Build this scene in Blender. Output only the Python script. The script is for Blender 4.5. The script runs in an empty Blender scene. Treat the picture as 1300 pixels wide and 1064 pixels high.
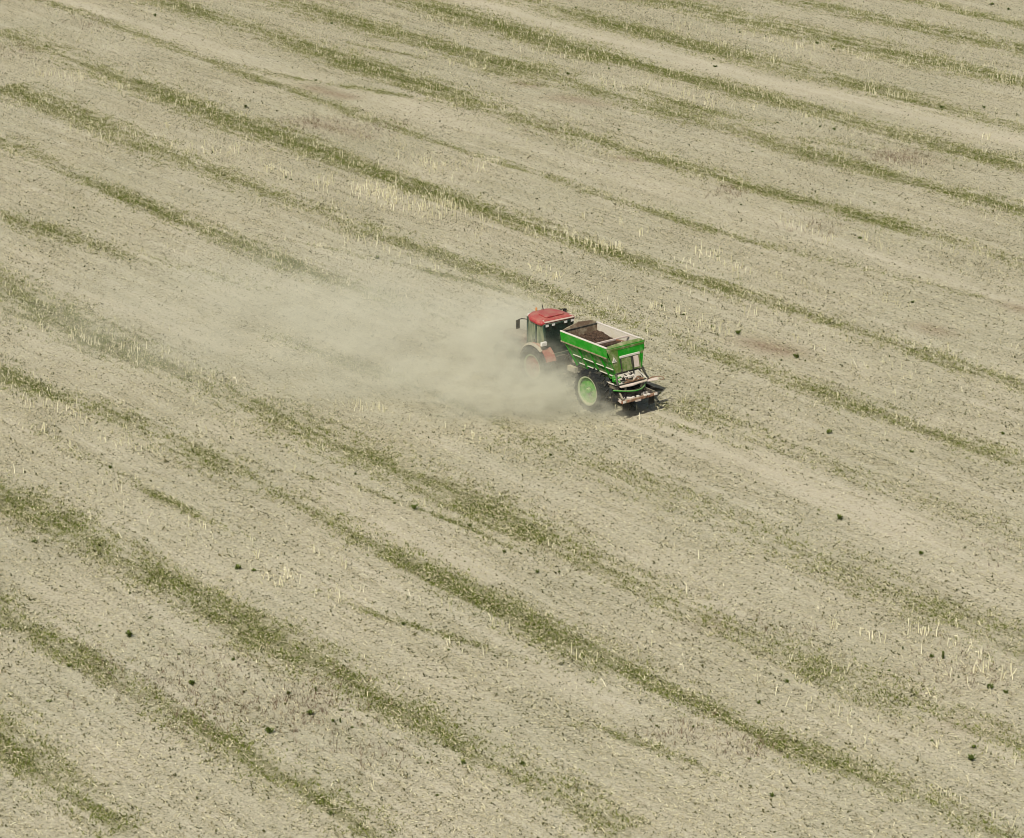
import bpy, bmesh, math, random
import numpy as np
from mathutils import Vector, Matrix

random.seed(7)
rng = np.random.default_rng(11)
R = math.radians
sc = bpy.context.scene
COL = sc.collection

# ------------------------------------------------------------------ survey of the place
# camera calibration from the photograph (1300 x 1064): used to read ground positions off it
F_PX, CX, CY, HOR = 3500.0, 650.0, 532.0, -720.0
PITCH = math.atan((CY - HOR) / F_PX)
CAM_H = 38.604
AZ = math.atan2((CX + 2249.0) / F_PX, 1 / math.cos(PITCH))
u = np.array([-math.sin(AZ), math.cos(AZ)])          # along the rows (driving direction)
l = np.array([-math.cos(AZ), -math.sin(AZ)])         # to the left of the rows
sp, cp = math.sin(PITCH), math.cos(PITCH)


def ground(x, y):
    x = np.asarray(x, float); y = np.asarray(y, float)
    a = (x - CX) / F_PX; b = (y - CY) / F_PX
    dz = -sp - b * cp; dy = cp - b * sp
    t = -CAM_H / dz
    return np.stack([a * t, dy * t], -1)


def to_px(P):
    X, Y = P[..., 0], P[..., 1]
    Z = -CAM_H
    w = Y * cp - Z * sp
    return CX + F_PX * X / w, CY - F_PX * (Y * sp + Z * cp) / w


ORIGIN = np.array([4.0967, 109.6466])                # under the spreader axle
ROT = math.atan2(u[1], u[0])

# ------------------------------------------------------------------ camera, light, sky
cam_d = bpy.data.cameras.new('camera')
cam = bpy.data.objects.new('camera', cam_d); COL.objects.link(cam)
cam.location = (0, 0, CAM_H)
cam.rotation_euler = (R(90) - PITCH, 0, 0)
cam_d.sensor_width = 36; cam_d.sensor_fit = 'HORIZONTAL'
cam_d.lens = 36 * F_PX / 1300
cam_d.clip_start = 0.5; cam_d.clip_end = 9000
sc.camera = cam

SUN_EL = R(49)
sdir = Vector((-0.42, -0.90, 0)).normalized()        # horizontal direction towards the sun
sun_vec = Vector((sdir.x * math.cos(SUN_EL), sdir.y * math.cos(SUN_EL), math.sin(SUN_EL)))
sun_d = bpy.data.lights.new('sun', 'SUN')
sun_d.energy = 4.8; sun_d.angle = R(0.55); sun_d.color = (1.0, 0.955, 0.87)
sun = bpy.data.objects.new('sun', sun_d); COL.objects.link(sun)
sun.rotation_euler = (-sun_vec).to_track_quat('-Z', 'Y').to_euler()
sun.location = (-40, 20, 90)

w = bpy.data.worlds.new('World'); sc.world = w; w.use_nodes = True
nt = w.node_tree; nt.nodes.clear()
sky = nt.nodes.new('ShaderNodeTexSky'); sky.sky_type = 'NISHITA'; sky.sun_disc = False
sky.sun_elevation = SUN_EL; sky.sun_rotation = math.atan2(sdir.x, sdir.y)
sky.dust_density = 3.0; sky.air_density = 1.0
bgn = nt.nodes.new('ShaderNodeBackground'); bgn.inputs['Strength'].default_value = 0.085
wo = nt.nodes.new('ShaderNodeOutputWorld')
nt.links.new(sky.outputs[0], bgn.inputs[0]); nt.links.new(bgn.outputs[0], wo.inputs[0])
sc.view_settings.view_transform = 'Standard'; sc.view_settings.look = 'None'
sc.view_settings.gamma = 1; sc.view_settings.exposure = 0.10
sc.render.engine = 'CYCLES'
sc.cycles.volume_bounces = 3
sc.cycles.volume_step_rate = 0.35
sc.cycles.filter_width = 1.0
sc.cycles.volume_max_steps = 256
sc.cycles.max_bounces = 10

# ------------------------------------------------------------------ materials
class NT:
    def __init__(s, name):
        s.m = bpy.data.materials.new(name); s.m.use_nodes = True
        s.t = s.m.node_tree; s.t.nodes.clear()
        s.out = s.n('ShaderNodeOutputMaterial')

    def n(s, k, **kw):
        x = s.t.nodes.new(k)
        for a, b in kw.items(): setattr(x, a, b)
        return x

    def li(s, a, b): s.t.links.new(a, b)

    def val(s, i, v):
        if hasattr(v, 'node'): s.li(v, i)
        else: i.default_value = v

    def math(s, op, a, b=0.0, clamp=False):
        x = s.n('ShaderNodeMath', operation=op, use_clamp=clamp)
        s.val(x.inputs[0], a); s.val(x.inputs[1], b)
        return x.outputs[0]

    def mix(s, f, a, b, mode='MIX'):
        x = s.n('ShaderNodeMix', data_type='RGBA', blend_type=mode)
        s.val(x.inputs[0], f)
        for i, v in ((6, a), (7, b)):
            if hasattr(v, 'node'): s.li(v, x.inputs[i])
            else: x.inputs[i].default_value = (*v, 1)
        return x.outputs[2]

    def noise(s, co, scale, detail=2.0, rough=0.55):
        x = s.n('ShaderNodeTexNoise'); s.li(co, x.inputs['Vector'])
        x.inputs['Scale'].default_value = scale; x.inputs['Detail'].default_value = detail
        x.inputs['Roughness'].default_value = rough
        return x.outputs['Fac']

    def ramp(s, f, a, b, lo=0.0, hi=1.0):
        x = s.n('ShaderNodeMapRange', interpolation_type='SMOOTHSTEP')
        s.val(x.inputs[0], f)
        x.inputs[1].default_value = a; x.inputs[2].default_value = b
        x.inputs[3].default_value = lo; x.inputs[4].default_value = hi
        return x.outputs[0]

    def mapping(s, co, rot=(0, 0, 0), scale=(1, 1, 1)):
        x = s.n('ShaderNodeMapping'); s.li(co, x.inputs[0])
        x.inputs['Rotation'].default_value = rot; x.inputs['Scale'].default_value = scale
        return x.outputs[0]

    def bsdf(s, col, rough=0.7, metal=0.0, spec=0.3):
        b = s.n('ShaderNodeBsdfPrincipled')
        if hasattr(col, 'node'): s.li(col, b.inputs['Base Color'])
        else: b.inputs['Base Color'].default_value = (*col, 1)
        s.val(b.inputs['Roughness'], rough); b.inputs['Metallic'].default_value = metal
        b.inputs['Specular IOR Level'].default_value = spec
        s.li(b.outputs[0], s.out.inputs['Surface'])
        return b

    def bump(s, b, h, dist, strength=1.0):
        x = s.n('ShaderNodeBump'); s.li(h, x.inputs['Height'])
        x.inputs['Distance'].default_value = dist; x.inputs['Strength'].default_value = strength
        s.li(x.outputs[0], b.inputs['Normal'])


DUST = (0.40, 0.355, 0.235)


def paint(name, col, dust=0.25, rough=0.45, metal=0.0, spots=None, top=0.5, scale=3.0):
    """painted or bare metal with field dust lying on it: blotchy, thicker on faces that look up"""
    k = NT(name)
    co = k.n('ShaderNodeTexCoord').outputs['Object']
    n1 = k.noise(co, scale, 5, 0.65); n2 = k.noise(co, scale * 6, 3, 0.6)
    c = k.mix(k.ramp(n2, 0.35, 0.7), tuple(x * 0.82 for x in col), col)
    if spots:
        c = k.mix(k.ramp(n2, 0.62, 0.72, 0, 0.8), c, spots)
    g = k.n('ShaderNodeNewGeometry')
    sep = k.n('ShaderNodeSeparateXYZ'); k.li(g.outputs['Normal'], sep.inputs[0])
    up = k.ramp(sep.outputs['Z'], 0.25, 0.95, 0.0, top)
    d = k.math('ADD', k.ramp(n1, 0.42, 0.72, 0.0, min(1.0, dust * 2.2)), k.math('MULTIPLY', up, k.ramp(n2, 0.25, 0.6, 0.45, 1.0)), True)
    c = k.mix(d, c, DUST)
    k.bsdf(c, k.ramp(d, 0, 0.7, rough, 0.9), metal)
    return k.m


M = {}
M['green'] = paint('green_paint', (0.004, 0.215, 0.003), 0.07, 0.40, spots=(0.04, 0.16, 0.02), top=0.4)
M['green_dusty'] = paint('dusty_green_paint', (0.014, 0.17, 0.010), 0.30, 0.5, spots=(0.20, 0.12, 0.06), top=0.5)
M['olive'] = paint('olive_dirty_paint', (0.085, 0.145, 0.025), 0.22, 0.6, spots=(0.15, 0.115, 0.05), top=0.10)
M['rim_green'] = paint('wheel_green', (0.05, 0.25, 0.012), 0.26, 0.5, top=0.4)
M['rimring'] = paint('rim_edge', (0.33, 0.38, 0.22), 0.4, 0.6)
M['pale'] = paint('pale_dusty_metal', (0.62, 0.57, 0.50), 0.15, 0.6, top=0.15)
M['liner'] = paint('hopper_liner', (0.50, 0.46, 0.37), 0.25, 0.65, top=0.1, spots=(0.30, 0.24, 0.17))
M['pink'] = paint('dusty_plate', (0.56, 0.46, 0.40), 0.35, 0.7, spots=(0.28, 0.17, 0.11), top=0.2)
M['rust'] = paint('rusty_steel', (0.20, 0.085, 0.045), 0.25, 0.8, spots=(0.08, 0.04, 0.03), top=0.25)
M['brown'] = paint('brown_board', (0.115, 0.075, 0.045), 0.20, 0.8, spots=(0.2, 0.15, 0.1), top=0.2)
M['dark'] = paint('dark_greasy_steel', (0.012, 0.012, 0.012), 0.08, 0.5, top=0.14)
M['darkframe'] = paint('dusty_chassis_steel', (0.035, 0.030, 0.024), 0.2, 0.7, top=0.4)
M['red'] = paint('red_paint', (0.31, 0.026, 0.030), 0.10, 0.42, top=0.16)
M['red_dusty'] = paint('dusty_red_paint', (0.27, 0.04, 0.032), 0.24, 0.6, top=0.36)
M['fender'] = paint('dusty_fender_rubber', (0.30, 0.27, 0.21), 0.4, 0.8, top=0.5)
M['cabframe'] = paint('cab_frame_paint', (0.016, 0.05, 0.035), 0.10, 0.4, top=0.3)
M['ledge'] = paint('dusty_ledge', (0.22, 0.17, 0.10), 0.3, 0.8, top=0.35)
M['bonnet'] = paint('dusty_bonnet_paint', (0.13, 0.035, 0.03), 0.30, 0.6, top=0.35)
M['roof_glint'] = paint('roof_edge_glint', (0.44, 0.33, 0.27), 0.2, 0.45, top=0.2)  # pale tone painting the sky's glint on the rear roof edge
M['lamp'] = paint('lamp_lens', (0.72, 0.70, 0.64), 0.12, 0.25, top=0.1)
M['redlamp'] = paint('red_lens', (0.22, 0.03, 0.02), 0.3, 0.3, top=0.1)
M['orange'] = paint('amber_lens', (0.55, 0.25, 0.08), 0.2, 0.3, top=0.1)
M['white'] = paint('white_paint', (0.66, 0.63, 0.55), 0.35, 0.5, top=0.15)
M['greyfield'] = paint('grey_reflector', (0.30, 0.28, 0.26), 0.2, 0.5, top=0.1)
M['silver'] = paint('steel_disc', (0.30, 0.29, 0.27), 0.25, 0.45, 0.4)

k = NT('tyre_rubber')
co = k.n('ShaderNodeTexCoord').outputs['Object']
k.bsdf(k.mix(k.ramp(k.noise(co, 5, 4), 0.50, 0.78, 0, 0.5), (0.012, 0.014, 0.013), (0.16, 0.14, 0.095)), 0.85)
M['tyre'] = k.m

k = NT('tinted_glass')
co = k.n('ShaderNodeTexCoord').outputs['Object']
d = k.ramp(k.noise(co, 2.5, 4), 0.45, 0.8, 0.0, 0.45)
b = k.bsdf(k.mix(d, (0.003, 0.022, 0.018), (0.10, 0.11, 0.07)), 0.10, spec=0.5)
k.li(k.math('ADD', 0.62, d, True), b.inputs['Alpha'])
M['glass'] = k.m

k = NT('side_glass_dusty')
co = k.n('ShaderNodeTexCoord').outputs['Object']
d = k.ramp(k.noise(k.mapping(co, scale=(2.5, 2.5, 0.6)), 2.0, 4), 0.32, 0.68, 0.30, 0.95)
b = k.bsdf(k.mix(d, (0.03, 0.075, 0.035), (0.24, 0.25, 0.15)), 0.25, spec=0.5)
k.li(k.math('ADD', 0.5, d, True), b.inputs['Alpha'])
M['sideglass'] = k.m

k = NT('manure')
co = k.n('ShaderNodeTexCoord').outputs['Object']
n = k.noise(co, 16, 5, 0.75)
b = k.bsdf(k.mix(k.ramp(n, 0.38, 0.64), (0.028, 0.017, 0.010), (0.115, 0.070, 0.042)), 0.95)
k.bump(b, n, 0.08)
M['manure'] = k.m


def tinted(name, stops, rough=0.8, trans=0.25):
    """scattered plants and straw: colour picked by the per-piece 'tint' attribute"""
    k = NT(name)
    a = k.n('ShaderNodeAttribute', attribute_name='tint')
    r = k.n('ShaderNodeValToRGB')
    el = r.color_ramp.elements
    while len(el) < len(stops): el.new(0.5)
    for e, (p, c) in zip(el, stops): e.position = p; e.color = (*c, 1)
    k.li(a.outputs['Fac'], r.inputs[0])
    k.bsdf(r.outputs[0], rough, spec=0.06)
    return k.m


M['grass'] = tinted('grass_blades', [(0, (0.060, 0.078, 0.010)), (0.4, (0.112, 0.140, 0.020)), (0.72, (0.20, 0.205, 0.06)), (0.9, (0.45, 0.42, 0.24)), (1, (0.6, 0.55, 0.34))])
M['straw'] = tinted('straw_bits', [(0, (0.17, 0.145, 0.08)), (0.3, (0.36, 0.32, 0.19)), (0.7, (0.56, 0.51, 0.32)), (1, (0.72, 0.67, 0.46))])
M['fleck'] = tinted('low_seedlings', [(0, (0.036, 0.036, 0.013)), (0.5, (0.080, 0.078, 0.030)), (1, (0.17, 0.145, 0.075))])
M['twig'] = tinted('dry_twigs', [(0, (0.06, 0.035, 0.022)), (1, (0.19, 0.12, 0.075))])
M['stalk'] = tinted('stubble_stalk', [(0, (0.42, 0.38, 0.21)), (0.6, (0.60, 0.555, 0.355)), (1, (0.75, 0.70, 0.50))], 0.6)
M['leaf'] = tinted('weed_leaf', [(0, (0.045, 0.060, 0.013)), (0.6, (0.095, 0.125, 0.028)), (1, (0.20, 0.21, 0.06))], 0.6)

# ------------------------------------------------------------------ helpers
def prop(o, label=None, cat=None, group=None, kind=None):
    for a, b in (('label', label), ('category', cat), ('group', group), ('kind', kind)):
        if b: o[a] = b
    return o


def thing(name, label, cat, loc=(0, 0, 0), rz=0.0, group=None):
    o = bpy.data.objects.new(name, None); COL.objects.link(o)
    o.empty_display_size = 0.3
    o.location = loc; o.rotation_euler = (0, 0, rz)
    return prop(o, label, cat, group)


class MB:
    def __init__(s): s.v = []; s.f = []

    def add(s, vs, fs):
        o = len(s.v); s.v += [tuple(x) for x in vs]; s.f += [tuple(i + o for i in f) for f in fs]
        return s

    def box(s, c, d, rot=None):
        hx, hy, hz = d[0] / 2, d[1] / 2, d[2] / 2
        vs = [Vector((x, y, z)) for x in (-hx, hx) for y in (-hy, hy) for z in (-hz, hz)]
        if rot: m = Matrix.Rotation(rot[2], 3, 'Z') @ Matrix.Rotation(rot[1], 3, 'Y') @ Matrix.Rotation(rot[0], 3, 'X'); vs = [m @ v for v in vs]
        c = Vector(c)
        return s.add([v + c for v in vs], [(0, 1, 3, 2), (4, 6, 7, 5), (0, 4, 5, 1), (2, 3, 7, 6), (0, 2, 6, 4), (1, 5, 7, 3)])

    def bar(s, a, b, wd, ht=None):
        """rectangular bar from a to b"""
        a, b = Vector(a), Vector(b); ht = ht or wd
        d = (b - a).normalized(); up = Vector((0, 0, 1)) if abs(d.z) < 0.95 else Vector((1, 0, 0))
        sx = d.cross(up).normalized() * wd / 2; sy = sx.cross(d).normalized() * ht / 2
        vs = [p + i * sx + j * sy for p in (a, b) for i, j in ((-1, -1), (1, -1), (1, 1), (-1, 1))]
        return s.add(vs, [(0, 1, 2, 3), (7, 6, 5, 4), (0, 4, 5, 1), (1, 5, 6, 2), (2, 6, 7, 3), (3, 7, 4, 0)])

    def tube(s, pts, r, n=8, r2=None):
        pts = [Vector(p) for p in pts]; rings = []
        for i, p in enumerate(pts):
            d = (pts[min(i + 1, len(pts) - 1)] - pts[max(i - 1, 0)]).normalized()
            up = Vector((0, 0, 1)) if abs(d.z) < 0.9 else Vector((1, 0, 0))
            a = d.cross(up).normalized(); b = a.cross(d)
            rr = r if r2 is None else r + (r2 - r) * i / (len(pts) - 1)
            rings.append([p + (a * math.cos(t) + b * math.sin(t)) * rr for t in (2 * math.pi * j / n for j in range(n))])
        o = [v for g in rings for v in g]; fs = []
        for i in range(len(pts) - 1):
            for j in range(n):
                fs.append((i * n + j, i * n + (j + 1) % n, (i + 1) * n + (j + 1) % n, (i + 1) * n + j))
        fs += [tuple(range(n))[::-1], tuple(range((len(pts) - 1) * n, len(pts) * n))]
        return s.add(o, fs)

    def lathe(s, prof, c, n=40):
        """profile (radius, y) turned about the local Y axis through c; closed profile"""
        c = Vector(c); vs = []; m = len(prof)
        for i in range(n):
            t = 2 * math.pi * i / n
            vs += [c + Vector((r * math.cos(t), y, r * math.sin(t))) for r, y in prof]
        fs = [(i * m + j, i * m + (j + 1) % m, ((i + 1) % n) * m + (j + 1) % m, ((i + 1) % n) * m + j) for i in range(n) for j in range(m)]
        return s.add(vs, fs)

    def prism(s, poly, off):
        """polygon (3-D points) pushed along off"""
        off = Vector(off); n = len(poly); a = [Vector(p) for p in poly]
        return s.add(a + [p + off for p in a], [tuple(range(n))[::-1], tuple(range(n, 2 * n))] + [(i, (i + 1) % n, n + (i + 1) % n, n + i) for i in range(n)])

    def build(s, name, m, parent=None, bevel=0.0, smooth=False, solid=0.0):
        me = bpy.data.meshes.new(name)
        me.from_pydata(s.v, [], s.f); me.validate()
        bm = bmesh.new(); bm.from_mesh(me); bmesh.ops.recalc_face_normals(bm, faces=bm.faces); bm.to_mesh(me); bm.free()
        me.materials.append(m)
        if smooth:
            for p in me.polygons: p.use_smooth = True
        o = bpy.data.objects.new(name, me); COL.objects.link(o)
        if parent: o.parent = parent
        if solid:
            z = o.modifiers.new('solid', 'SOLIDIFY'); z.thickness = solid; z.offset = -1
        if bevel:
            b = o.modifiers.new('bevel', 'BEVEL'); b.width = bevel; b.segments = 2; b.limit_method = 'ANGLE'
        return o


def soup(name, V, tint, mat, nper):
    """V: (pieces, nper, 3) corner points; one polygon per piece, built straight from arrays"""
    n = len(V)
    me = bpy.data.meshes.new(name)
    me.vertices.add(n * nper); me.vertices.foreach_set('co', np.ascontiguousarray(V, np.float32).ravel())
    me.loops.add(n * nper); me.loops.foreach_set('vertex_index', np.arange(n * nper, dtype=np.int32))
    me.polygons.add(n); me.polygons.foreach_set('loop_start', np.arange(0, n * nper, nper, dtype=np.int32))
    me.polygons.foreach_set('loop_total', np.full(n, nper, np.int32))
    me.update(calc_edges=True)
    a = me.attributes.new('tint', 'FLOAT', 'POINT')
    a.data.foreach_set('value', np.repeat(np.asarray(tint, np.float32), nper))
    me.materials.append(mat)
    o = bpy.data.objects.new(name, me); COL.objects.link(o)
    return o


# ------------------------------------------------------------------ the stripes of the field
# each: list of (x, y, strength) read off the photograph, half width (photo px, vertical)
ST = [
 # main green rows
 ([(0,38,.45),(51,58,.5),(101,79,.5),(157,101,.55),(203,119,.9),(254,137,.8),(305,157,.9),(330,166,.9),(388,187,.95),(452,211,.95),(490,221,1),(553,245,.95),(630,268,.7),(688,293,.75),(734,311,.75),(792,326,.7),(828,339,.75),(878,354,.7),(929,367,.6),(980,381,.55),(1021,400,.5),(1084,425,.5),(1148,438,.45),(1198,458,.6),(1249,471,.5),(1300,489,.5),(1420,530,.5)],8),
 ([(0,109,.7),(51,127,.65),(107,147,.65),(152,173,.6),(203,193,.6),(254,211,.5),(305,231,.55),(350,250,.45),(401,265,.4),(427,278,.3),(465,288,.6),(503,306,.55),(541,319,.6),(579,331,.6),(617,344,.6),(655,359,.6),(688,372,.5),(731,387,.55),(777,400,.55),(828,420,.35),(871,440,.45),(904,453,.5),(942,466,.65),(980,474,.55),(1008,483,.6),(1046,504,.6),(1097,519,.65),(1122,528,.6),(1173,546,.5),(1211,561,.6),(1262,574,.8),(1300,584,.6),(1420,628,.5)],9),
 ([(325,299,.35),(396,310,.4),(462,326,.6),(480,330,.2),(530,340,.4),(553,346,.75),(604,359,.75),(655,374,.6)],2.5),
 ([(0,175,.55),(38,195,.5),(76,211,.4),(114,231,.6),(152,249,.95),(178,258,.95),(216,273,.8),(254,288,.6),(292,306,.8),(330,321,.8),(355,330,.8),(376,339,.95),(427,359,.65),(465,374,.5),(503,385,.4),(560,405,.35),(620,430,.3)],7),
 ([(-40,258,.5),(0,273,.5),(25,283,.6),(56,291,.95),(89,298,.6),(114,316,.5),(152,331,.45),(190,338,.25),(228,327,.35),(266,344,.4),(305,359,.35),(340,372,.25)],9),
 ([(338,425,.5),(376,435,.5),(427,450,.5),(460,466,.6),(503,478,.5),(541,500,.4),(600,520,.4),(650,545,.35)],7),
 ([(-60,330,.5),(0,364,.7),(33,379,.75),(63,397,.95),(94,415,.9),(122,430,.9),(152,450,.8),(178,461,.6),(216,471,.6),(254,486,.6),(292,501,.6),(330,511,.6),(350,525,.6),(388,548,.65),(427,563,.6),(465,579,.6),(503,594,.55),(541,614,.6),(579,632,.7),(617,645,.7),(655,665,.65),(675,680,.7),(713,695,.6),(739,711,.55),(777,726,.55),(815,744,.55),(853,764,.5),(878,776,.5),(916,791,.5),(955,806,.5),(980,821,.5),(1008,832,.55),(1046,847,.75),(1084,862,.6),(1122,875,.65),(1160,893,.6),(1198,905,.55),(1236,920,.45),(1275,936,.5),(1300,946,.5),(1420,1000,.5)],12),
 ([(-60,440,.7),(0,478,.95),(30,496,.95),(63,503,.7),(101,511,.5),(140,520,.6),(157,528,.75),(190,546,.6),(221,558,.5),(241,574,.75),(274,586,.7),(305,594,.5),(320,620,.4),(350,632,.55),(401,652,.6),(439,673,.6),(465,688,.65),(503,708,.8),(541,723,.9),(566,739,.95),(604,756,.95),(630,767,.9),(650,781,.95),(688,799,.95),(726,816,.9),(757,829,.85),(790,846,.9),(828,867,.65),(866,885,.7),(904,898,.75),(942,921,.6),(970,936,.7),(1008,953,.8),(1046,963,.7),(1100,985,.6),(1160,1010,.6),(1300,1075,.6)],10),
 ([(25,538,.3),(137,594,.4),(178,620,.4),(195,631,.95),(223,640,.85),(246,652,.6),(275,668,.3),(330,690,.2)],4.5),
 ([(-60,590,.7),(0,622,.75),(38,645,.85),(76,665,.95),(114,685,.85),(152,703,.75),(190,725,.75),(228,751,.8),(274,775,.8),(320,797,.95),(376,822,.9),(414,842,1),(439,865,.9),(477,893,.85),(515,910,.85),(553,936,.7),(604,950,.65),(655,975,.5),(720,1010,.6),(800,1060,.6)],14),
 ([(-60,745,.8),(0,781,.8),(38,799,.8),(76,822,.8),(114,842,.75),(152,865,.75),(198,893,.8),(228,910,.75),(266,931,.75),(305,956,.75),(330,971,.75),(400,1010,.7),(480,1066,.7)],15),
 ([(-60,895,.8),(0,932,.8),(25,958,.8),(60,990,.7),(150,1055,.7)],17),
 # rows towards the far edge
 ([(120,-25,.5),(178,-3,.6),(221,3,.75),(254,16,.85),(292,28,.6),(325,37,.5),(363,51,.55),(409,69,1),(452,84,1),(490,94,1),(528,102,1),(566,114,.95),(604,124,.75),(630,142,.45),(655,153,.45),(713,165,.65),(752,175,.65),(790,188,.5),(840,198,.75),(878,213,.75),(917,228,.7),(955,241,.8),(995,251,.75),(1071,268,.75),(1135,286,.85),(1186,296,.5),(1249,319,.4),(1300,334,.4),(1420,375,.4)],6.5),
 ([(290,-20,.5),(350,0,.6),(401,13,.65),(452,28,.75),(503,44,.85),(553,58,.95),(592,70,.95),(630,79,.9),(655,87,.9),(683,93,.6),(726,112,.55),(764,119,.6),(815,130,.65),(866,145,.65),(917,155,.45),(960,172,.4),(995,188,.6),(1046,201,.85),(1097,216,.95),(1148,228,.85),(1198,244,.75),(1249,254,.85),(1300,264,.9),(1420,298,.8)],6.5),
 ([(450,-16,.6),(510,0,.65),(553,10,.75),(604,24,.95),(655,38,1),(701,55,.95),(752,67,1),(802,81,.95),(853,94,1),(904,107,1),(955,120,.95),(980,125,.9),(1021,137,.8),(1071,150,.7),(1122,165,.65),(1173,180,.65),(1224,197,.75),(1275,204,.8),(1300,210,.8),(1420,240,.8)],6),
 ([(600,-14,.4),(650,-1,.45),(701,11,.55),(752,24,.65),(792,34,.95),(840,47,.95),(878,57,.95),(917,66,.9),(980,80,.7),(1021,94,.7),(1071,104,.7),(1110,112,.8),(1148,124,.65),(1186,136,.6),(1249,150,.45),(1300,161,.45),(1420,190,.4)],5.5),
 ([(780,-15,.8),(838,0,.9),(878,9,.95),(929,23,1),(970,31,1),(1016,42,1),(1071,52,.9),(1122,65,.95),(1173,77,.95),(1224,89,.95),(1275,99,.95),(1300,104,.95),(1420,132,.9)],5.5),
 ([(940,-15,.7),(1003,0,.75),(1059,11,.75),(1110,24,.85),(1160,33,.75),(1211,43,.75),(1262,55,.75),(1300,65,.75),(1420,92,.7)],5),
 ([(1080,-17,.6),(1148,0,.6),(1186,6,.65),(1236,19,.65),(1300,32,.6),(1420,62,.6)],3.5),
 # thin ones
 ([(0,-15,.4),(51,0,.45),(127,23,.45),(178,46,.55),(228,63,.5),(279,84,.55),(325,101,.55),(376,117,.6),(427,135,.6),(477,152,.55),(528,170,.55),(579,188,.6),(617,201,.6),(655,212,.6),(701,223,.55),(752,244,.55),(802,259,.55),(833,270,.7),(878,286,.65),(929,301,.65),(970,314,.55),(1046,329,.4),(1130,345,.3),(1165,358,.45),(1240,380,.35)],3.5),
 ([(267,74,.4),(330,91,.45),(376,99,.6),(400,105,.3),(452,111,.7),(490,120,.75),(528,124,.5),(566,130,.5),(617,145,.4)],2.5),
 ([(440,55,.45),(490,64,.5),(540,74,.45)],1.8),
 ([(388,748,.6),(420,760,.6),(452,768,.35),(490,786,.8),(512,792,.8),(541,799,.65),(579,811,.65),(630,829,.5),(688,842,.45),(752,867,.45),(802,890,.4)],3.5),
 ([(734,920,.55),(790,933,.65),(828,948,.55),(853,958,.5),(920,990,.4)],5),
 ([(345,593,.5),(396,609,.7),(440,615,.1),(482,622,.5),(523,647,.85),(553,655,.9),(594,669,.7),(617,678,.6),(655,700,.5)],2.5),
 ([(828,531,.5),(868,546,.75),(880,551,.3),(916,558,.55),(950,572,.3)],3),
 ([(620,545,.2),(670,560,.3),(739,584,.36),(815,609,.38),(878,642,.34),(955,673,.3),(1000,698,.34),(1046,718,.40),(1122,750,.42),(1186,771,.5),(1249,791,.42),(1300,816,.45),(1420,870,.5)],15),
 ([(853,510,.42),(904,527,.42),(980,560,.3),(1046,589,.32),(1097,614,.32),(1148,627,.28),(1224,657,.32),(1300,680,.25),(1420,730,.4)],10),
 ([(920,-5,.35),(930,30,.0)],2),
 ([(800,112,.55),(845,124,.6),(886,138,.65),(930,150,.5),(985,160,.35)],4),
 ([(650,104,.4),(720,112,.6),(760,118,.4)],3),
 ([(1000,176,.4),(1060,180,.4),(1110,190,.35)],4),
]
BARE = [
 ([(60,-8,.7),(114,8,.8),(200,38,.8),(330,82,.7),(420,112,.6),(520,135,.7),(655,178,.7),(720,200,.6),(830,232,.6),(950,268,.5),(1010,298,.8),(1122,327,.8),(1198,352,.8),(1300,388,.8),(1420,425,.8)],6),
 ([(570,-6,.8),(640,8,.9),(720,38,.9),(800,60,.9),(900,84,.9),(970,100,.95),(1100,132,1),(1200,155,1),(1300,180,1),(1420,212,1)],9),
 ([(802,524,.8),(850,544,.8),(878,558,.9),(930,580,.9),(970,594,1),(1020,616,1),(1071,638,1),(1148,672,1),(1224,705,.9),(1300,735,.9),(1420,790,.9)],8),
 ([(400,640,.3),(480,672,.8),(560,710,.8),(640,738,.7)],13),
 ([(0,350,.4),(100,372,.4),(190,400,.6),(300,450,.6)],12),
 ([(640,840,.5),(700,860,.7),(800,905,.6)],9),
]
BROWN = [
 ([(380,106,.1),(395,113,.8),(444,124,.9),(455,128,.1)],3.2),
 ([(650,102,.3),(662,106,.9),(690,112,.3)],3),
 ([(694,121,.3),(715,124,.7),(750,130,.6),(775,136,.3)],3.5),
 ([(778,198,.2),(790,201,.95),(815,205,.6),(825,208,.1)],2.5),
 ([(940,430,.2),(958,436,1),(985,443,1),(1010,450,.8),(1022,454,.2)],7),
 ([(1165,411,.2),(1180,416,.8),(1198,422,.7),(1205,426,.1)],5.5),
 ([(1270,384,.2),(1290,390,.8),(1320,400,.6)],3),
 ([(715,692,.1),(735,698,.5),(745,704,.1)],6),
 ([(370,152,.3),(410,158,.6),(440,165,.5),(475,178,.3)],5),
 ([(1120,190,.2),(1145,200,.6),(1180,206,.3)],5),
 ([(880,785,.2),(920,796,.4),(940,802,.1)],7),
 ([(1190,915,.2),(1230,922,.45),(1250,930,.1)],8),
]

for side in (-0.98, 0.98):
    q_ = np.array([ORIGIN - u * d + l * (side + 0.02 * math.sin(d * 0.2)) for d in np.arange(0.5, 46, 3.0)])
    qx, qy = to_px(q_)
    BARE.append(([(a_, b_, 1.0 - 0.012 * n_ ** 1.3) for n_, (a_, b_) in enumerate(zip(qx, qy))], 2.6))
S0, S1, DS = -70.0, 330.0, 0.5
C0, C1, DC = -150.0, 150.0, 0.1
nS, nC = int((S1 - S0) / DS) + 1, int((C1 - C0) / DC) + 1
sg = S0 + DS * np.arange(nS); cg = C0 + DC * np.arange(nC)


def sc_of(P): return P @ u, P @ l


def wander(n, amp, step):
    a = rng.normal(0, amp, n // step + 3)
    return np.interp(np.arange(n) / step, np.arange(len(a)), a)


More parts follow.
